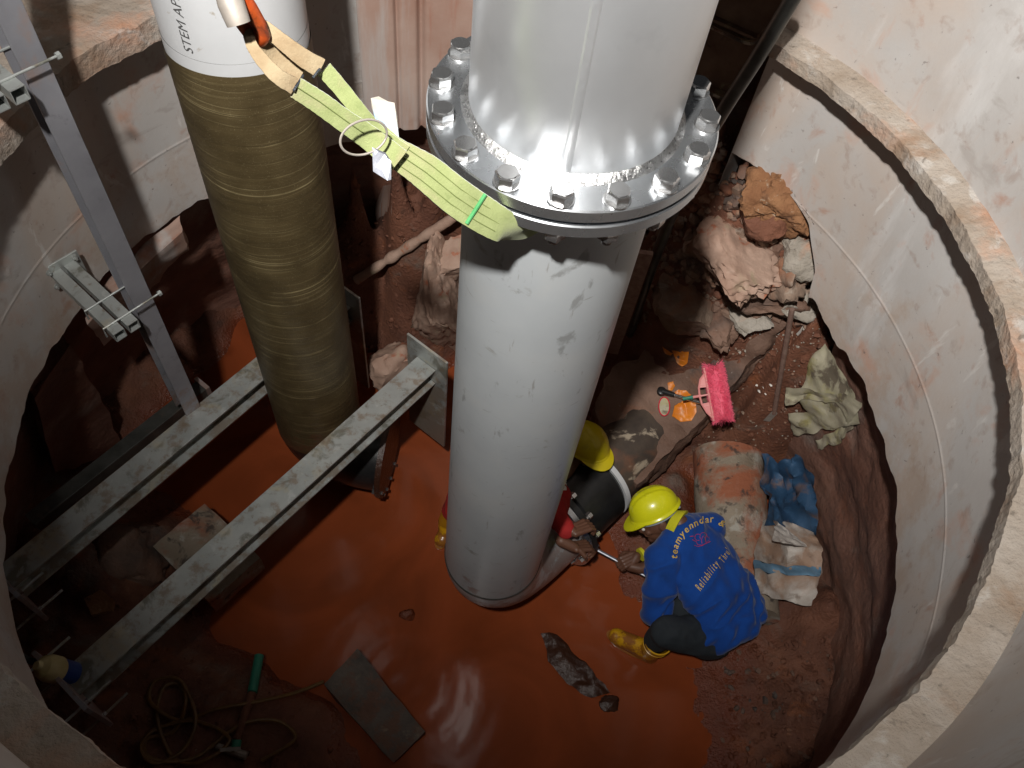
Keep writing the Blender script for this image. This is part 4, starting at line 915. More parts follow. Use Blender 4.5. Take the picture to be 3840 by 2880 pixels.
b.loft([[p + upv * .003 for p in P2], [p - upv * .003 for p in P2]])
P2 = [cA.lerp(cB, .64)] + P[4:6] + [cA.lerp(cB, .9)]
b.loft([[p + upv * .003 for p in P2], [p - upv * .003 for p in P2]])
b.build('brush_back', M_pinkp, br)
m0 = cA.lerp(cB, .5) - side * .04; b = MB(); b.tube([m0, m0 - side * .05], .008, 10); b.build('socket', M_pinkp, br)
b = MB(); b.tube([m0 - side * .045, m0 - side * .10], [.011, .010], 10); b.build('handle_stub', M_green, br)
# crumpled film
def crumple(name, label, cat, outline, m, amp=.02, th=.0015, sub_=14, lift=.01, seed=0, z=None, group=None, smooth=True, fold=0):
    """thin sheet with the outline of place points, laid on what is under it and creased"""
    P = [Vector(p) for p in outline]; c = sum(P, Vector()) / len(P)
    bm = bmesh.new(); vv = [bm.verts.new(p) for p in P]; cv = bm.verts.new(c)
    for i in range(len(P)): bm.faces.new((cv, vv[i], vv[(i + 1) % len(P)]))
    bmesh.ops.subdivide_edges(bm, edges=bm.edges[:], cuts=sub_, use_grid_fill=True); bmesh.ops.triangulate(bm, faces=bm.faces[:])
    bm.normal_update(); nn_ = Vector((0, 0, 1))
    for v in bm.verts:
        q = v.co * 1.0; s = abs(noise.noise(q * 9 + Vector((seed, 0, 0)))) + .5 * abs(noise.noise(q * 22 + Vector((0, seed, 0))))
        k = math.sin((q.x * 38 + q.y * 21 + seed + 3 * noise.noise(q * 6))) * fold
        v.co += nn_ * (amp * (s + k * .3) + lift)
    r_ = bmesh.ops.extrude_face_region(bm, geom=bm.faces[:]); 
    for v in [g_ for g_ in r_['geom'] if isinstance(g_, bmesh.types.BMVert)]: v.co -= nn_ * th
    bmesh.ops.recalc_face_normals(bm, faces=bm.faces[:])
    me = bpy.data.meshes.new(name); bm.to_mesh(me); bm.free(); o = link(name, me, m, None, c, smooth, 70); return tag(o, label, cat, group)
L = lambda pts, up=.0: [bz(x, y, up) for x, y in pts]
crumple('plastic_wrapper', 'crumpled orange plastic bag scrap below the boulder', 'wrapper', L([(1448, 764), (1472, 762), (1484, 768), (1482, 790), (1470, 800), (1462, 796), (1455, 776)]), M_orgp, .05, seed=1, fold=.8)
crumple('plastic_strip', 'torn thin orange plastic strip left of the orange bag scrap', 'wrapper', L([(1428, 755), (1440, 762), (1452, 768), (1446, 774), (1434, 768)]), M_orgp, .03, seed=5, fold=.8)
crumple('plastic_bag', 'flattened orange plastic bag under the ratchet wrench', 'bag', L([(1455, 880), (1475, 868), (1500, 870), (1502, 895), (1492, 912), (1468, 914), (1450, 902)], .0), M_orgp, .035, seed=9)
crumple('plastic_band', 'orange plastic loop between the ratchet head and the pink brush', 'band', L([(1448, 858), (1462, 848), (1480, 846), (1492, 856), (1480, 864), (1462, 862)], .0), M_orgp, .03, seed=12, fold=.7)
crumple('orange_scrap', 'tiny orange plastic scrap above the ratchet head', 'wrapper', L([(1440, 832), (1452, 828), (1456, 838), (1450, 848), (1442, 846)]), M_orgp, .03, seed=15)
lens = thing('clear_disc', 'clear oval plastic disc with a red rim below the ratchet head', 'disc', bz(1432, 882))
cc = bz(1433, 882, .02); ux = bz(1446, 882, .02) - cc; uy = bz(1433, 862, .02) - cc
b = MB(); b.tube([cc + ux * math.cos(a) * .9 + uy * math.sin(a) for a in [2 * PI * k / 28 for k in range(29)]], .0035, 8); b.build('rim', M_redink, lens)
b = MB(); b.loft([[cc + Vector((0, 0, h)) + ux * math.cos(a) * .86 + uy * math.sin(a) * .95 for a in [2 * PI * k / 28 for k in range(28)]] for h in (-.002, .001)]); b.build('film', M_sack, lens)
# chisel-ended rod
rd2 = thing('rusty_rod', 'rusty ribbed steel rod with a flat chisel end leaning on the heap', 'rod', bz(1660, 915))
a = bz(1664, 905, .06); c = at(1711, 668, bz(1711, 672).z + .06)
b = MB(); P = [a.lerp(c, k / 90) for k in range(91)]; b.tube(P, [.0125 + (.002 if k % 2 else 0) for k in range(91)], 10); b.build('rod', M_rebar, rd2)
d = (a - c).normalized(); s = d.cross(Vector((0, 0, 1))).normalized(); e = a + d * .085; zz = tocam(a); s = d.cross(zz).normalized()
b = MB(); b.hull([a - d * .015 + s * q + zz * w_ for q in (-.014, .014) for w_ in (-.012, .012)] + [e + s * q + zz * w_ for q in (-.052, .052) for w_ in (-.003, .003)]); b.build('chisel_blade', M_blade, rd2, smooth=False)
bone = crumple('paper_scrap', 'thin white torn strip right of the leaning rod', 'scrap', L([(1733, 705), (1737, 702), (1728, 722), (1722, 728), (1718, 724), (1726, 716)]), M_white, .006, seed=21)
# sacking
def sheet(name, label, cat, rows, m, sub_=8, amp=.01, seed=0, group=None, th=.004, warp=.02):
    """draped sheet through a grid of place points, finely divided and creased"""
    R = [[Vector(p) for p in r_] for r_ in rows]; nr, nc = len(R), len(R[0])
    def smp(u, v):
        i = min(int(u), nr - 2); j = min(int(v), nc - 2); fu, fv = u - i, v - j
        fu_ = fu * fu * (3 - 2 * fu); 
        return R[i][j].lerp(R[i][j + 1], fv).lerp(R[i + 1][j].lerp(R[i + 1][j + 1], fv), fu)
    b = MB(); U = (nr - 1) * sub_; V = (nc - 1) * sub_; top_ = []
    for i in range(U + 1):
        row = []
        for j in range(V + 1):
            p = smp(i / sub_, j / sub_); p = p + warp * (noise.noise_vector(p * 8) + .5 * noise.noise_vector(p * 21)); q = p * 7 + Vector((seed, 0, 0)); row.append(p + tocam(p) * (amp * (abs(noise.noise(q)) * 1.6 + .6 * abs(noise.noise(q * 2.7)) + .25 * noise.noise(q * 6))))
        top_.append(row)
    ring = [r_ + [p - tocam(p) * th for p in reversed(r_)] for r_ in top_]
    b.loft(ring, cap=True); me = b.mesh(name); c = R[nr // 2][nc // 2]; o = link(name, me, m, None, c, True, 60); return tag(o, label, cat, group)
def W(px, py, dz): # above what lies there
    p = bz(px, py); r_ = ray(px, py); return r_ * (p.length - dz)
sheet('mildewed_sacking', 'big stiff triangle of mildewed olive sacking leaning on the wall foot', 'sacking', [[W(1779, 740, .03), W(1781, 742, .03), W(1784, 744, .03)], [W(1755, 775, .05), W(1790, 800, .10), W(1822, 800, .04)], [W(1725, 850, .08), W(1780, 880, .10), W(1850, 860, .05)], [W(1745, 905, .05), W(1800, 925, .07), W(1858, 915, .03)]], M_sack, amp=.012, seed=2)
sheet('folded_sacking', 'pale flap of sacking curling over the olive triangle', 'sacking', [[W(1695, 840, .12), W(1697, 862, .12), W(1699, 878, .12)], [W(1755, 842, .16), W(1745, 852, .14), W(1735, 862, .13)], [W(1790, 843, .17), W(1800, 856, .15), W(1805, 872, .13)], [W(1858, 868, .11), W(1850, 890, .10), W(1835, 920, .09)]], M_sack, amp=.008, seed=6)
sheet('frayed_sacking', 'frayed lower strip of sacking under the olive triangle', 'sacking', [[W(1702, 892, .06), W(1706, 920, .05), W(1716, 942, .04)], [W(1740, 890, .09), W(1745, 915, .08), W(1750, 935, .06)], [W(1790, 905, .09), W(1790, 918, .08), W(1790, 928, .06)], [W(1845, 905, .05), W(1843, 914, .05), W(1840, 920, .05)]], M_sack, amp=.008, seed=9)
sheet('torn_sacking', 'torn pale sacking tail curling down from the pile to the floor', 'sacking', [[W(1842, 908, .06), W(1845, 915, .06), W(1846, 922, .06)], [W(1815, 918, .05), W(1820, 935, .05), W(1822, 945, .04)], [W(1780, 945, .04), W(1795, 955, .04), W(1800, 962, .03)], [W(1758, 955, .02), W(1765, 965, .02), W(1768, 972, .02)]], M_sack, amp=.006, seed=12)
# blue sheet and white sack
sheet('blue_sheet', 'crumpled blue woven sheet on the right flank of the mossy block', 'sheet', [[W(1645, 990, .05), W(1680, 996, .09), W(1720, 984, .08)], [W(1650, 1030, .10), W(1690, 1040, .15), W(1748, 1020, .08)], [W(1655, 1080, .12), W(1700, 1090, .16), W(1764, 1075, .08)], [W(1660, 1130, .12), W(1705, 1140, .14), W(1757, 1155, .07)]], M_bluesack, amp=.06, seed=4, warp=.045)
wb = sheet('white_sack', 'dirty white woven sack with a faded blue stripe, right of the blue shirt', 'sack', [[W(1648, 1120, .10), W(1700, 1125, .20), W(1755, 1150, .10)], [W(1635, 1175, .14), W(1700, 1180, .24), W(1779, 1190, .12)], [W(1630, 1230, .14), W(1700, 1240, .24), W(1778, 1240, .12)], [W(1630, 1285, .06), W(1700, 1295, .12), W(1752, 1305, .05)]], M_whsack, amp=.045, seed=8, warp=.022)
o = sheet('stripe', None, None, [[W(1632, 1212, .155), W(1700, 1222, .255), W(1777, 1226, .135)], [W(1631, 1232, .155), W(1700, 1242, .255), W(1774, 1250, .135)]], M_stripe, amp=.045, seed=8, warp=.022)
o.parent = wb; o.location = o.location - wb.location
crumple('white_flap', 'clean white plastic flap folded over the top of the dirty sack', 'plastic', [W(1665, 1172, .29), W(1672, 1128, .27), W(1690, 1140, .30), W(1735, 1175, .27), W(1745, 1185, .25)], M_white, .03, seed=30)
# sodden cloth in the water
sheet('sodden_cloth', 'sodden brown cloth floating near the yellow boot', 'cloth', [[at(1165, 1372, WATER + .01), at(1185, 1365, WATER + .02), at(1205, 1372, WATER + .01)], [at(1185, 1425, WATER + .012), at(1215, 1418, WATER + .03), at(1240, 1412, WATER + .012)], [at(1225, 1475, WATER + .012), at(1255, 1460, WATER + .03), at(1280, 1445, WATER + .012)], [at(1275, 1510, WATER + .004), at(1300, 1505, WATER + .02), at(1320, 1500, WATER + .006)]], M_rag, amp=.03, seed=3)
rock(1318, 1520, .05, 'small wet lump by the end of the sodden cloth', M_rag, (1.2, .9, .5), z=-4.45)
# green hose piece, coiled hose, socket, cable
gh = thing('green_hose', 'short straight piece of green plastic pipe on the dark bank', 'pipe', hit(555, 1460))
b = MB(); a, c = hit(567, 1428) + Vector((0, 0, .10)), hit(548, 1500) + Vector((0, 0, .04)); b.tube([a, c], .024, 16); e = hit(514, 1600) + Vector((0, 0, .03)); b.build('green_end', M_green, gh)
b = MB(); b.tube([c, e], .021, 12); b.build('muddy_middle', M_soil, gh); b = MB(); b.tube([e, hit(511, 1618) + Vector((0, 0, .03))], .024, 12); b.build('green_foot', M_green, gh)
tp = thing('brass_tap', 'small grey valve fitting at the foot of the green pipe', 'valve', hit(505, 1625))
c = hit(505, 1625) + Vector((0, 0, .03)); b = MB(); b.tube([c + Vector((-.08, .01, 0)), c + Vector((.07, -.01, 0))], [.016, .02], 10); b.tube([c, c + Vector((0, 0, .05))], .012, 8); b.build('valve_body', M_blade, tp)
b = MB(); b.box(c + Vector((0, 0, .052)), (.045, .01, 0), (-.002, .008, 0), (0, 0, .003)); b.build('handle', M_blade, tp, smooth=False)
hs = []
random.seed(11)
cps = [(700, 1476), (640, 1500), (560, 1520), (470, 1535), (400, 1560), (350, 1540), (325, 1510), (340, 1475), (385, 1470), (410, 1500), (425, 1560), (400, 1620), (340, 1650), (310, 1620), (340, 1580), (420, 1560), (500, 1600), (440, 1650), (380, 1640), (345, 1560), (355, 1490), (390, 1480), (405, 1520), (380, 1580), (320, 1600), (330, 1640), (420, 1640), (520, 1570), (600, 1560), (640, 1600), (560, 1650)]
P = [hit(x, y) + Vector((0, 0, .02 + .03 * random.random())) for x, y in cps]
for i in range(len(P) - 1):
    a, b_, c, d = P[max(i - 1, 0)], P[i], P[i + 1], P[min(i + 2, len(P) - 1)]
    for k in range(8):
        t = k / 8; hs.append(.5 * ((2 * b_) + (c - a) * t + (2 * a - 5 * b_ + 4 * c - d) * t * t + (3 * b_ - a - 3 * c + d) * t ** 3))
b = MB(); b.tube(hs, .0095, 8); tag(b.build('coiled_hose', M_rope, None, hs[40]), 'tangled yellow-brown hose coiled on the dark bank', 'hose')
ck = [at(-30, 1370, -3.2), at(20, 1402, -3.25), at(60, 1425, -3.32), at(100, 1438, -3.4)]
b = MB(); b.tube(ck, .013, 10); tag(b.build('black_cable', M_cable, None, ck[1]), 'black cable running from the left edge to the blue plug', 'cable')
pg = thing('plug_connector', 'blue connector with a yellowed cap on the end of the nearer beam', 'connector', at(120, 1445, -3.33))
a = at(138, 1450, -3.37); c = at(100, 1442, -3.30); d = (c - a).normalized()
b = MB(); b.lathe(a, d, [(-.05, .030), (-.045, .042), (.0, .045), (.02, .045)], 24); b.build('connector_body', M_blueplug, pg)
b = MB(); b.lathe(a, d, [(.02, .044), (.03, .050), (.07, .050), (.095, .042), (.11, .02), (.125, .016), (.125, .004)], 24); b.build('cap', M_cream, pg)

# ------------------------------------------------------------------ people
def capsule(b, p0, r0, p1, r1, seg=16, flat=1.0, up=None, n_=6):
    p0, p1 = Vector(p0), Vector(p1); d = (p1 - p0)
    path = []; rr = []
    for k in range(4): a = PI / 2 * k / 4; path.append(p0 - d.normalized() * r0 * math.cos(a)); rr.append(max(.001, r0 * math.sin(a)))
    for k in range(n_ + 1): path.append(p0.lerp(p1, k / n_)); rr.append(r0 + (r1 - r0) * k / n_)
    for k in range(1, 5): a = PI / 2 * k / 4; path.append(p1 + d.normalized() * r1 * math.sin(a)); rr.append(max(.001, r1 * math.cos(a)))
    b.tube(path, rr, seg, flat=flat, up=up)
def helmet(name_parent, c, up, front, m, sticker=True, scale=1.0):
    up = Vector(up).normalized(); f = Vector(front); f = (f - up * f.dot(up)).normalized(); s = f.cross(up)
    def P(a, e, grow=1.0, dz=0):   # a: round angle from the front, e: 0 at rim, pi/2 at crown
        rx, ry, rz = .132 * scale * grow, .107 * scale * grow, .118 * scale * grow
        ce = math.cos(e) ** .82 if math.cos(e) > 0 else 0
        return c + f * (math.cos(a) * rx * ce) + s * (math.sin(a) * ry * ce) + up * (math.sin(e) * rz + dz)
    b = MB(); rings = []
    for i in range(19):
        e = PI / 2 * i / 18 * .985; row = []
        for j in range(64):
            a = 2 * PI * j / 64; p = P(a, e)
            lat = math.sin(a) * math.cos(e)        # raised ridges front to back
            q = .0055 * max(0, 1 - abs(lat) / .16) ** .5 * math.sin(min(1, e / .5) * PI / 2) if abs(lat) < .16 else 0
            q2 = .0035 if .26 < abs(lat) < .36 and e > .45 else 0
            row.append(p + up * (q + q2))
        rings.append(row)
    rim = [[P(2 * PI * j / 64, 0, g, dz) for j in range(64)] for g, dz in ((1.0, 0), (1.06, -.004), (1.065, -.010), (1.0, -.012))]
    b.loft(list(reversed(rim)) + rings[1:], cap=False)
    b.add([c + up * (.118 * scale + .004)], []); 
    tp_ = rings[-1]; base = len(b.v); b.add(tp_ + [c + up * (.118 * scale + .005)], [(j, (j + 1) % 64, 64) for j in range(64)])
    ob = b.build('shell', m, name_parent, auto=60)
    b = MB(); rows = []                              # peak
    for k in range(5):
        g = 1.0 + .10 * k; row = []
        for j in range(25):
            a = rad(-62 + 124 * j / 24); w_ = math.cos(a * 1.42) if k else 1; w_ = max(0, w_)
            rr = 1.0 + (g - 1.0) * w_ * 1.0
            row.append(P(a, 0, rr, -.006 - .022 * (rr - 1) / .4 * w_))
        rows.append(row)
    full = [r_ + [p - up * .003 for p in reversed(r_)] for r_ in rows]
    b.loft(full, cap=True); b.build('peak', m, name_parent, auto=60)
    b = MB(); rr_ = [[P(2 * PI * j / 48, 0, g, dz) for j in range(48)] for g, dz in ((.86, -.002), (.86, -.034), (.83, -.034), (.83, -.002), (.86, -.002))]
    b.loft(rr_, cap=False); b.build('headband', M_grey, name_parent)
    b = MB(); q = P(PI, 0, .88, -.025); b.box(q, s * .035, up * .014, f * .008); b.build('ratchet_knob', M_grey, name_parent, smooth=False, bevel=.003)
    return P
def head(c, up, front, r=.095):
    up = Vector(up).normalized(); f = Vector(front); f = (f - up * f.dot(up)).normalized(); s = f.cross(up)
    b = MB()
    def el(p, rx, ry, rz, seg=20, rg=14):
        R = []
        for i in range(1, rg):
            a = PI * i / rg
            R.append([p + f * (math.sin(a) * math.cos(2 * PI * j / seg) * rx) + s * (math.sin(a) * math.sin(2 * PI * j / seg) * ry) + up * (-math.cos(a) * rz) for j in range(seg)])
        b.loft(R)
    el(c, .098, .078, .105); el(c + f * .025 - up * .065, .062, .055, .060)       # skull, jaw
    el(c + f * .095 - up * .028, .020, .015, .026, 10, 8)                          # nose
    el(c + f * .088 + up * .008, .014, .050, .012, 12, 8)                          # brow
    el(c + f * .082 - up * .066, .016, .028, .012, 12, 8)                          # lips
    el(c + f * .066 - up * .100, .024, .026, .022, 12, 8)                          # chin
    for q in (-1, 1): 
        el(c + s * .080 * q - up * .018 - f * .008, .024, .012, .034, 10, 8)       # ear
        el(c + s * .040 * q + f * .070 - up * .035, .022, .020, .018, 10, 8)       # cheek
    return b, f, s, up
def eyes(parent, c, f, s, up):
    for q in (-1, 1):
        b = MB(); p = c + f * .088 + s * .032 * q - up * .012; b.sphere(p, .0105, 10, 8); b.build('eye', M_white, parent)
def hand(b, wrist, dirv, palmn, curl, thumb_side, sc_=1.0, spread=.05):
    """palm with five unequal fingers bent by curl, thumb leaving the side near the wrist"""
    d = Vector(dirv).normalized(); pn = Vector(palmn); pn = (pn - d * pn.dot(d)).normalized(); s = d.cross(pn) * thumb_side
    wrist = Vector(wrist)
    for q in (-.028, -.010, .010, .028):
        capsule(b, wrist + s * q * .75 * sc_ + d * .005, .015 * sc_, wrist + d * .082 * sc_ + s * q * sc_, .0125 * sc_, 10)
    for i, (q, ln) in enumerate(((.030, .072), (.011, .080), (-.009, .075), (-.028, .058))):
        p = wrist + d * .085 * sc_ + s * q * sc_; dd = (d + s * (q * spread * 20)).normalized(); ax_ = dd.cross(pn)
        ang = 0
        for j, (fr, r0) in enumerate(((.45, .0095), (.30, .0085), (.25, .0078))):
            ang += curl[j] if isinstance(curl, (list, tuple)) else curl
            dv = dd * math.cos(ang) + pn * math.sin(ang); p2 = p + dv * ln * fr * 1.08 * sc_
            capsule(b, p, r0 * sc_, p2, (r0 - .0008) * sc_, 8, n_=2); p = p2
    t0 = wrist + d * .022 * sc_ + s * .026 * sc_; t1 = t0 + (d * .55 + s * .62 + pn * .45).normalized() * .040 * sc_; t2 = t1 + (d * .6 + s * -.05 + pn * .8).normalized() * .030 * sc_; t3 = t2 + (d * .5 - s * .3 + pn * .7).normalized() * .024 * sc_
    capsule(b, t0, .015 * sc_, t1, .012 * sc_, 8, n_=2); capsule(b, t1, .011 * sc_, t2, .0095 * sc_, 8, n_=2); capsule(b, t2, .0095 * sc_, t3, .008 * sc_, 8, n_=2)
def boot(parent, heel, toe, ankle, knee, top=.30, sole_z=None):
    heel, toe, ankle, knee = map(Vector, (heel, toe, ankle, knee))
    b = MB(); f = (toe - heel).normalized(); up = Vector((0, 0, 1)); s = f.cross(up)
    capsule(b, heel + f * .035 + up * .038, .043, ankle, .050); capsule(b, heel + f * .05 + up * .035, .045, toe - f * .06 + up * .032, .045, flat=.85, up=up)
    capsule(b, ankle, .052, toe - f * .085 + up * .045, .044); capsule(b, toe - f * .10 + up * .034, .048, toe - f * .05 + up * .030, .046)
    sd = (knee - ankle).normalized(); e = ankle + sd * top
    capsule(b, ankle, .052, e, .070, n_=8)
    me = remesh(b, .006, 6); 
    # cut the top flat and open by trimming
    bm = bmesh.new(); bm.from_mesh(me); bmesh.ops.bisect_plane(bm, geom=bm.verts[:] + bm.edges[:] + bm.faces[:], plane_co=e - sd * .01, plane_no=sd, clear_outer=True)
    bm.to_mesh(me); bm.free(); o = link('boot', me, M_boot, parent, smooth=True, auto=60)
    b = MB(); b.lathe(e - sd * .012, sd, [(-.006, .066), (-.006, .0735), (.006, .0735), (.006, .066), (-.006, .066)], 32, cap=False); b.build('boot_rim', M_boot, parent)
    b = MB(); b.lathe(e - sd * .055, sd, [(-.003, .069), (-.002, .0715), (.002, .0715), (.003, .069)], 32, cap=False); b.build('boot_band', M_boot, parent)
    # sole
    b = MB(); N_ = 24; out = []
    for k in range(N_):
        a = 2 * PI * k / N_; L_ = (toe - heel).length / 2; wd = .046 + .008 * math.cos(a); out.append((heel + toe) / 2 + f * math.cos(a) * (L_ + .006) + s * math.sin(a) * wd)
    b.loft([[p + up * -.008 for p in out], [p + up * .012 for p in out]]); b.build('sole', M_boot, parent)
    return e
# --- the worker in the blue shirt, squatting with his back to us, turning a spanner
w1 = thing('person', 'person squatting in a blue printed shirt, yellow helmet and yellow boots, turning a spanner', 'person', at(1440, 1400, -4.42))
neck = at(1462, 1120, -3.83); hc = at(1421, 1112, -3.86); hip = at(1572, 1335, -4.10); hipL = at(1545, 1380, -4.08); hipR = at(1610, 1310, -4.12)
shL = at(1432, 1215, -3.86); shR = at(1547, 1133, -3.97); chest = at(1508, 1200, -3.93); belly = at(1566, 1288, -4.00)
axis_b = (hip - neck).normalized()
backn = Vector((.15, -.25, .95)); backn = (backn - axis_b * backn.dot(axis_b)).normalized()
b = MB()
acr = (shR - shL).normalized()
def oval(b, pts):
    """body trunk: rings across the spine (centre, half width, half depth)"""
    rings = []
    for i, (c_, hw, hd) in enumerate(pts):
        t = (pts[min(i + 1, len(pts) - 1)][0] - pts[max(i - 1, 0)][0]).normalized()
        a_ = (acr - t * acr.dot(t)).normalized(); n_ = t.cross(a_)
        rings.append([c_ + a_ * math.cos(q) * hw + n_ * math.sin(q) * hd for q in [2 * PI * k / 28 for k in range(28)]])
    b.loft(rings)
c0 = neck.lerp(chest, .15); 
sp = [neck + axis_b * .02, neck + axis_b * .07 - backn * .01, chest - backn * .02, belly.lerp(chest, .45) - backn * .03, belly - backn * .03, belly.lerp(hip, .6) - backn * .02, hip - backn * .0, hip + axis_b * .10]
oval(b, [(sp[0], .060, .055), (sp[1], .135, .075), (sp[2], .205, .105), (sp[3], .208, .118), (sp[4], .205, .125), (sp[5], .218, .142), (sp[6], .238, .160), (sp[7] - axis_b * .01, .20, .13)])
# sleeves; near arm hangs from the shoulder to the elbow by the knee, far arm reaches forward under him
elL = at(1418, 1318, -4.08); wrR = at(1385, 1228, -4.17)
capsule(b, shL + acr * .03 - backn * .03, .088, shL.lerp(elL, .45), .074); capsule(b, shL.lerp(elL, .45), .074, elL, .066)
capsule(b, shR - acr * .04 - backn * .02, .082, at(1475, 1200, -4.05), .062); capsule(b, at(1475, 1200, -4.05), .062, at(1405, 1230, -4.15), .046)
capsule(b, neck + axis_b * .05 - backn * .03, .065, shR - acr * .03 - backn * .03, .075); capsule(b, neck + axis_b * .05 - backn * .03, .06, shL + acr * .03 - backn * .03, .075)
# hem of the shirt
def wr(co):
    t = (co - neck).dot(axis_b); la = (co - neck).dot(acr)
    f1 = noise.noise(Vector((t * 14 + la * 5, la * 6 - t * 3, co.z * 5)))
    f2 = noise.noise(Vector((t * 5 - la * 16, la * 8 + t * 9, 2)))
    amp = .008 + .012 * min(1, max(0, (t - .22) / .25)) + .010 * min(1, max(0, (-la - .06) / .15))
    return amp * (1 - abs(f1) * 2.6) * .9 + amp * .8 * f2 + .003 * noise.noise(co * 26)
me = remesh(b, .0085, 7, wr)
shirt = link('shirt', me, M_shirt, w1, smooth=True, auto=0)
shirt_bvh = bvh(shirt)
# trousers
b = MB(); kneeL = at(1440, 1365, -4.00); kneeR = at(1480, 1310, -4.08)
capsule(b, hipL - backn * .05, .112, kneeL, .078); capsule(b, hipR - backn * .08, .112, kneeR - Vector((0, 0, .05)), .078); capsule(b, hipL - backn * .03, .10, hipR - backn * .03, .10)
ankL = at(1392, 1400, -4.36); ankR = at(1420, 1325, -4.36)
capsule(b, kneeL, .074, kneeL.lerp(ankL, .5), .058); capsule(b, kneeR - Vector((0, 0, .05)), .07, kneeR.lerp(ankR, .5), .058)
me = remesh(b, .009, 7, lambda co: .006 * (1 - 2 * abs(noise.noise(co * 13))))
link('trousers', me, M_trouser, w1, smooth=True, auto=0)
zf = -4.455
hl = at(1415, 1428, zf); tl = at(1312, 1368, zf); f = (tl - hl).normalized()
boot(w1, tl - f * .285, tl, tl - f * .235 + Vector((0, 0, .10)), kneeL, .20)
hr = at(1450, 1345, zf); tr = at(1390, 1300, zf); f = (tr - hr).normalized()
boot(w1, tr - f * .27, tr, tr - f * .22 + Vector((0, 0, .10)), kneeR - Vector((0, 0, .05)), .20)
# head, neck and arm skin: one continuous body under the clothes
hup = (hc - neck).normalized(); 
Iu = -dwn; Ir = rgt
hupv = Ir * -.42 + Iu * .84 - fwd * .30; hf = Ir * -.88 - Iu * .46 + fwd * .05
hb, f_, s_, u_ = head(hc - Vector((0, 0, .03)), hupv, hf)
capsule(hb, hc - f_ * .03 - u_ * .05, .052, neck + axis_b * .05 - backn * .03, .054)
for p, q, r0, r1 in ((neck + axis_b * .03, chest - backn * .05, .05, .07), (chest - backn * .05, hip - backn * .05, .07, .08), (chest, shR - acr * .04 - backn * .02, .06, .05), (shR - acr * .04 - backn * .02, at(1475, 1200, -4.05), .05, .042), (at(1475, 1200, -4.05), wrR, .040, .030), (chest, shL + acr * .03 - backn * .03, .06, .05), (shL + acr * .03 - backn * .03, elL, .05, .042)):
    capsule(hb, p, r0, q, r1)
wrs = at(1352, 1222, -4.19)
capsule(hb, wrR, .030, wrs + (wrR - wrs).normalized() * .02, .026)
hd_ = (at(1338, 1222, -4.20) - wrR).normalized()
me = remesh(hb, .0055, 3)
body = link('body', me, M_skin, w1, smooth=True, auto=0)
sp0 = at(1276, 1180, -4.19); sp1 = at(1390, 1241, -4.185)      # spanner
b = MB(); grip = sp0.lerp(sp1, .62)
sdir = (sp1 - sp0).normalized()
hand(b, grip + Vector((.065, .045, .022)), Vector((-.80, -.52, -.05)), Vector((.10, .0, -1)), (.85, 1.15, .8), -1, 1.0, .02)
capsule(b, wrs + (wrR - wrs) * .3, .027, grip + Vector((.065, .045, .022)), .024)
me = remesh(b, .0032, 2); link('hand', me, M_skin, w1, smooth=True, auto=0)
b = MB(); b.tube([grip + Vector((.085, .055, .022)), grip + Vector((.10, .066, .022))], .037, 16); b.build('cuff', M_collar, w1)
# left hand steadying behind the knee is hidden; helmet, hair, collar
eyes(w1, hc - Vector((0, 0, .03)), f_, s_, u_)
hP = hc + u_ * .040 - Vector((0, 0, .01))
hm = thing('safety_helmet', 'bright yellow safety helmet on the worker in the blue shirt', 'helmet', hP, 'yellow safety helmets')
hfr = (at(1345, 1115, -3.90) - at(1462, 1062, -3.80)); Pf = helmet(hm, hP, u_, f_, M_yel)
b = MB(); 
R = []
el_c = hc - Vector((0, 0, .03)) - f_ * .028 - u_ * .01
for i in range(1, 12):
    a = PI * i / 12; R.append([el_c + f_ * (math.sin(a) * math.cos(2 * PI * j / 24) * .080) + s_ * (math.sin(a) * math.sin(2 * PI * j / 24) * .083) + u_ * (-math.cos(a) * .085) for j in range(24)])
b.loft(R); me = b.mesh(); 
for v in me.vertices: v.co += (v.co - el_c).normalized() * .003 * noise.noise(v.co * 60)
link('hair', me, M_hair, w1, smooth=True, auto=0)
b = MB(); n0 = hc - f_ * .03 - u_ * .05; n1 = neck + axis_b * .05 - backn * .02
b.tube([n0.lerp(n1, t_) for t_ in (.30, .34, .45, .62, .80, 1.0)], [.060, .071, .075, .081, .088, .094], 32, cap=True)
b.build('collar', M_collar, w1)
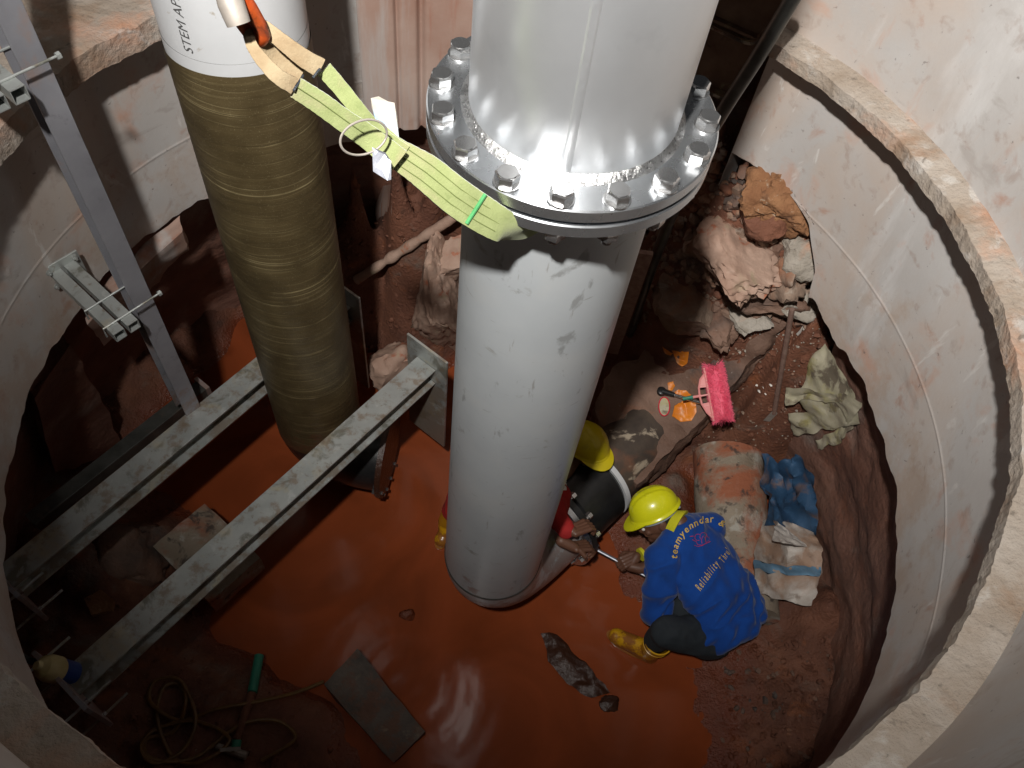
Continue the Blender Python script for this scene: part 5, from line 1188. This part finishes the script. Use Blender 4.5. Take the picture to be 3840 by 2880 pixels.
# printing on the back of the shirt: each letter laid on the cloth
def onshirt(px, py, lift=.0016):
    r_ = ray(px, py); h = shirt_bvh.ray_cast(Vector((0, 0, 0)), r_)
    if h[0] is None: return None
    return h[0] + h[1] * lift if h[1].dot(r_) < 0 else h[0] - h[1] * lift
def put_text(chars, path, size, shear, m, name, bold=0, narrow=1.0):
    """letters set one by one along a line of cloth points"""
    b = MB(); P = [Vector((x, y)) for x, y in path]; seg = [(P[i + 1] - P[i]).length for i in range(len(P) - 1)]; tot = sum(seg)
    meas = []
    for ch in chars:
        if ch == ' ': meas.append((size * .35, None)); continue
        v, f = text_mesh(ch, size, shear, bold=bold); w_ = max(q.x for q in v) if v else 0; meas.append((w_ * narrow + size * .07, (v, f)))
    full = sum(w_ for w_, _ in meas); k = tot / full; s = 0
    for w_, g in meas:
        m_ = (s + w_ / 2) * k; acc = 0; i = 0
        while i < len(seg) - 1 and acc + seg[i] < m_: acc += seg[i]; i += 1
        t = (m_ - acc) / seg[i]; c = P[i].lerp(P[i + 1], t); d0_ = (P[min(i + 1, len(P) - 1)] - P[i]).normalized()
        d1_ = (P[min(i + 2, len(P) - 1)] - P[min(i + 1, len(P) - 2)]).normalized() if i + 2 < len(P) else d0_
        dr = d0_.lerp(d1_, max(0, t - .5)).normalized() if t > .5 else d0_; up_ = Vector((dr.y, -dr.x))
        if g:
            out = []; ok = True
            for q in g[0]:
                z = c + dr * ((q.x * narrow - w_ / 2) * k) + up_ * q.y
                h = onshirt(z.x, z.y)
                if h is None: ok = False; break
                out.append(h)
            if ok: b.add(out, g[1])
        s += w_
    if b.v: b.build(name, m, w1, smooth=False)
put_text('teamyenndar', [(1462, 1208), (1464, 1186), (1474, 1162), (1492, 1143), (1515, 1131), (1544, 1127)], 21, .15, M_gold, 'shirt_lettering', .25)
put_text('&', [(1550, 1133), (1564, 1140)], 19, .15, M_gold, 'shirt_lettering', .2)
put_text('Reliability', [(1513, 1278), (1532, 1250), (1556, 1218)], 25, .45, M_gold, 'shirt_lettering', .1, .8)
put_text("Thru'", [(1563, 1217), (1580, 1190)], 22, .45, M_gold, 'shirt_lettering', .1, .8)
put_text('Commi', [(1586, 1184), (1603, 1156)], 20, .45, M_gold, 'shirt_lettering', .1, .7)
# red emblem: two loops, letters and a leaf stroke
def stroke(pts, w_, m=M_redink, name='emblem_stroke'):
    b = MB(); P = [onshirt(x, y, .0025) for x, y in pts]
    if any(p is None for p in P): return
    b.tube(P, w_, 6, flat=.35); b.build(name, m, w1)
def circ2(cx, cy, r, a0=0, a1=360, k=14): return [(cx + r * math.cos(rad(a0 + (a1 - a0) * i / k)), cy - r * math.sin(rad(a0 + (a1 - a0) * i / k))) for i in range(k + 1)]
ex, ey = 1512, 1166
stroke(circ2(ex - 5, ey - 5, 7, 30, 300), .0011); stroke(circ2(ex + 7, ey - 8, 7, -10, 230), .0011)
stroke([(ex - 2, ey - 6), (ex + 3, ey), (ex + 7, ey - 8)], .0011); stroke([(ex + 3, ey), (ex + 4, ey + 8)], .0011)
stroke([(ex + 10, ey - 6), (ex + 12, ey + 6), (ex + 19, ey + 2), (ex + 19, ey - 5), (ex + 10, ey - 7)], .0011)
stroke([(ex - 17, ey), (ex - 9, ey + 4), (ex - 6, ey + 11), (ex + 4, ey + 12), (ex + 22, ey + 4)], .0014); stroke([(ex - 22, ey - 7), (ex - 15, ey - 8)], .0018); stroke([(ex - 13, ey + 12), (ex - 4, ey + 15), (ex + 6, ey + 12)], .0010)
# spanner in his hand
spn = thing('spanner', 'long chrome spanner held by the worker in the blue shirt', 'spanner', sp0)
b = MB(); b.tube([sp0 + sdir * .02, sp1 + sdir * .05], .0085, 10, flat=.6); b.build('shank', M_tagm, spn)
b = MB(); s = sdir.cross(Vector((0, 0, 1))).normalized(); b.lathe(sp0, (0, 0, 1), [(-.009, .013), (-.009, .024), (.009, .024), (.009, .013), (-.009, .013)], 20, cap=False)
b.build('ring_end', M_bolt, spn)

# --- the second worker, leaning out from behind the grey pipe
w2 = thing('person', 'person in a red coverall and worn yellow helmet, half hidden behind the grey pipe', 'person', at(1100, 1080, -4.42))
h2 = at(1266, 962, -3.88); n2_ = at(1215, 1015, -3.93); ch2 = at(1165, 1050, -4.0); hp2 = at(1070, 985, -4.16)
hf2 = Vector((.35, -.75, -.55)); hu2 = Vector((.10, -.25, .95))
hb, f2, s2, u2 = head(h2 - Vector((0, 0, .02)), hu2, hf2)
capsule(hb, h2 - u2 * .06 - f2 * .03, .055, n2_, .06)
acr = Vector((.75, .2, 0)).normalized()
el2 = at(1196, 1105, -3.86); wr2 = at(1226, 1150, -3.84)
for p, q, r0, r1 in ((n2_, ch2, .06, .10), (ch2, hp2, .10, .11), (at(1200, 1085, -4.02), el2, .05, .04), (el2, wr2, .036, .028)): capsule(hb, p, r0, q, r1)
link('body', remesh(hb, .0055, 3), M_skin, w2, smooth=True, auto=0); eyes(w2, h2 - Vector((0, 0, .02)), f2, s2, u2)
b = MB(); axis_b2 = (hp2 - n2_).normalized()
capsule(b, n2_ + axis_b2 * .06, .10, ch2, .15); capsule(b, ch2, .15, hp2, .155)
capsule(b, ch2, .13, at(1195, 1085, -3.92), .085); capsule(b, at(1200, 1075, -3.92), .085, el2, .064); capsule(b, el2, .058, wr2 + (el2 - wr2) * .12, .044)
kl = at(1000, 1080, -4.02); al = at(958, 1130, -4.34); kr = at(1080, 1120, -4.05); ar = at(1060, 1130, -4.36)
capsule(b, hp2, .13, kl, .085); capsule(b, kl, .078, kl.lerp(al, .45), .062); capsule(b, hp2, .13, kr, .085); capsule(b, kr, .078, ar, .05)
link('coverall', remesh(b, .009, 6, lambda co: .007 * (1 - 2 * abs(noise.noise(co * 12)))), M_red, w2, smooth=True, auto=0)
b = MB(); P = [at(1208, 1040, -3.93), at(1214, 1052, -3.93), at(1216, 1064, -3.94)]
wb_ = bvh([o for o in C.objects if o.name == 'coverall'][0])
for (px, py, w_, h_) in ((1205, 1056, 10, 9), (1216, 1049, 8, 10)):
    Q = []
    for i in range(5):
        row = []
        for j in range(5):
            hh = wb_.ray_cast(Vector(), ray(px - w_ + 2 * w_ * i / 4, py - h_ + 2 * h_ * j / 4)); row.append(hh[0] - ray(px, py) * .004 if hh[0] else None)
        Q.append(row)
    if all(q is not None for r_ in Q for q in r_): b.loft(Q, cap=False, closed=False)
if b.v: b.build('reflective_band', M_refl, w2)
b = MB(); hand(b, at(1236, 1148, -3.83), Vector((.75, .55, -.15)), Vector((.15, -.25, -.95)), (.55, .8, .6), 1, 1.1, .04)
capsule(b, wr2, .028, at(1236, 1148, -3.83), .026); link('hand', remesh(b, .0032, 2), M_skin, w2, smooth=True, auto=0)
b = MB(); hand(b, at(1240, 1182, -3.90), Vector((.8, .35, -.3)), Vector((.1, -.3, -.95)), (.6, .9, .7), -1, 1.0, .03); capsule(b, at(1212, 1168, -3.88), .030, at(1240, 1182, -3.90), .026)
link('hand', remesh(b, .0032, 2), M_skin, w2, smooth=True, auto=0)
hl = at(985, 1125, zf); tl = at(945, 1185, zf); f = (tl - hl).normalized(); 
boot(w2, tl - f * .27, tl, at(966, 1125, -4.34), kl, .26)
boot(w2, at(1060, 1100, zf), at(1040, 1200, zf), at(1060, 1120, -4.34), kr, .2)
hm2 = thing('safety_helmet', 'worn darker yellow safety helmet on the worker behind the grey pipe', 'helmet', h2 + u2 * .04, 'yellow safety helmets')
helmet(hm2, h2 + u2 * .03, Vector((-.05, .25, .9)), Vector((.55, -.75, -.2)), M_yel2)
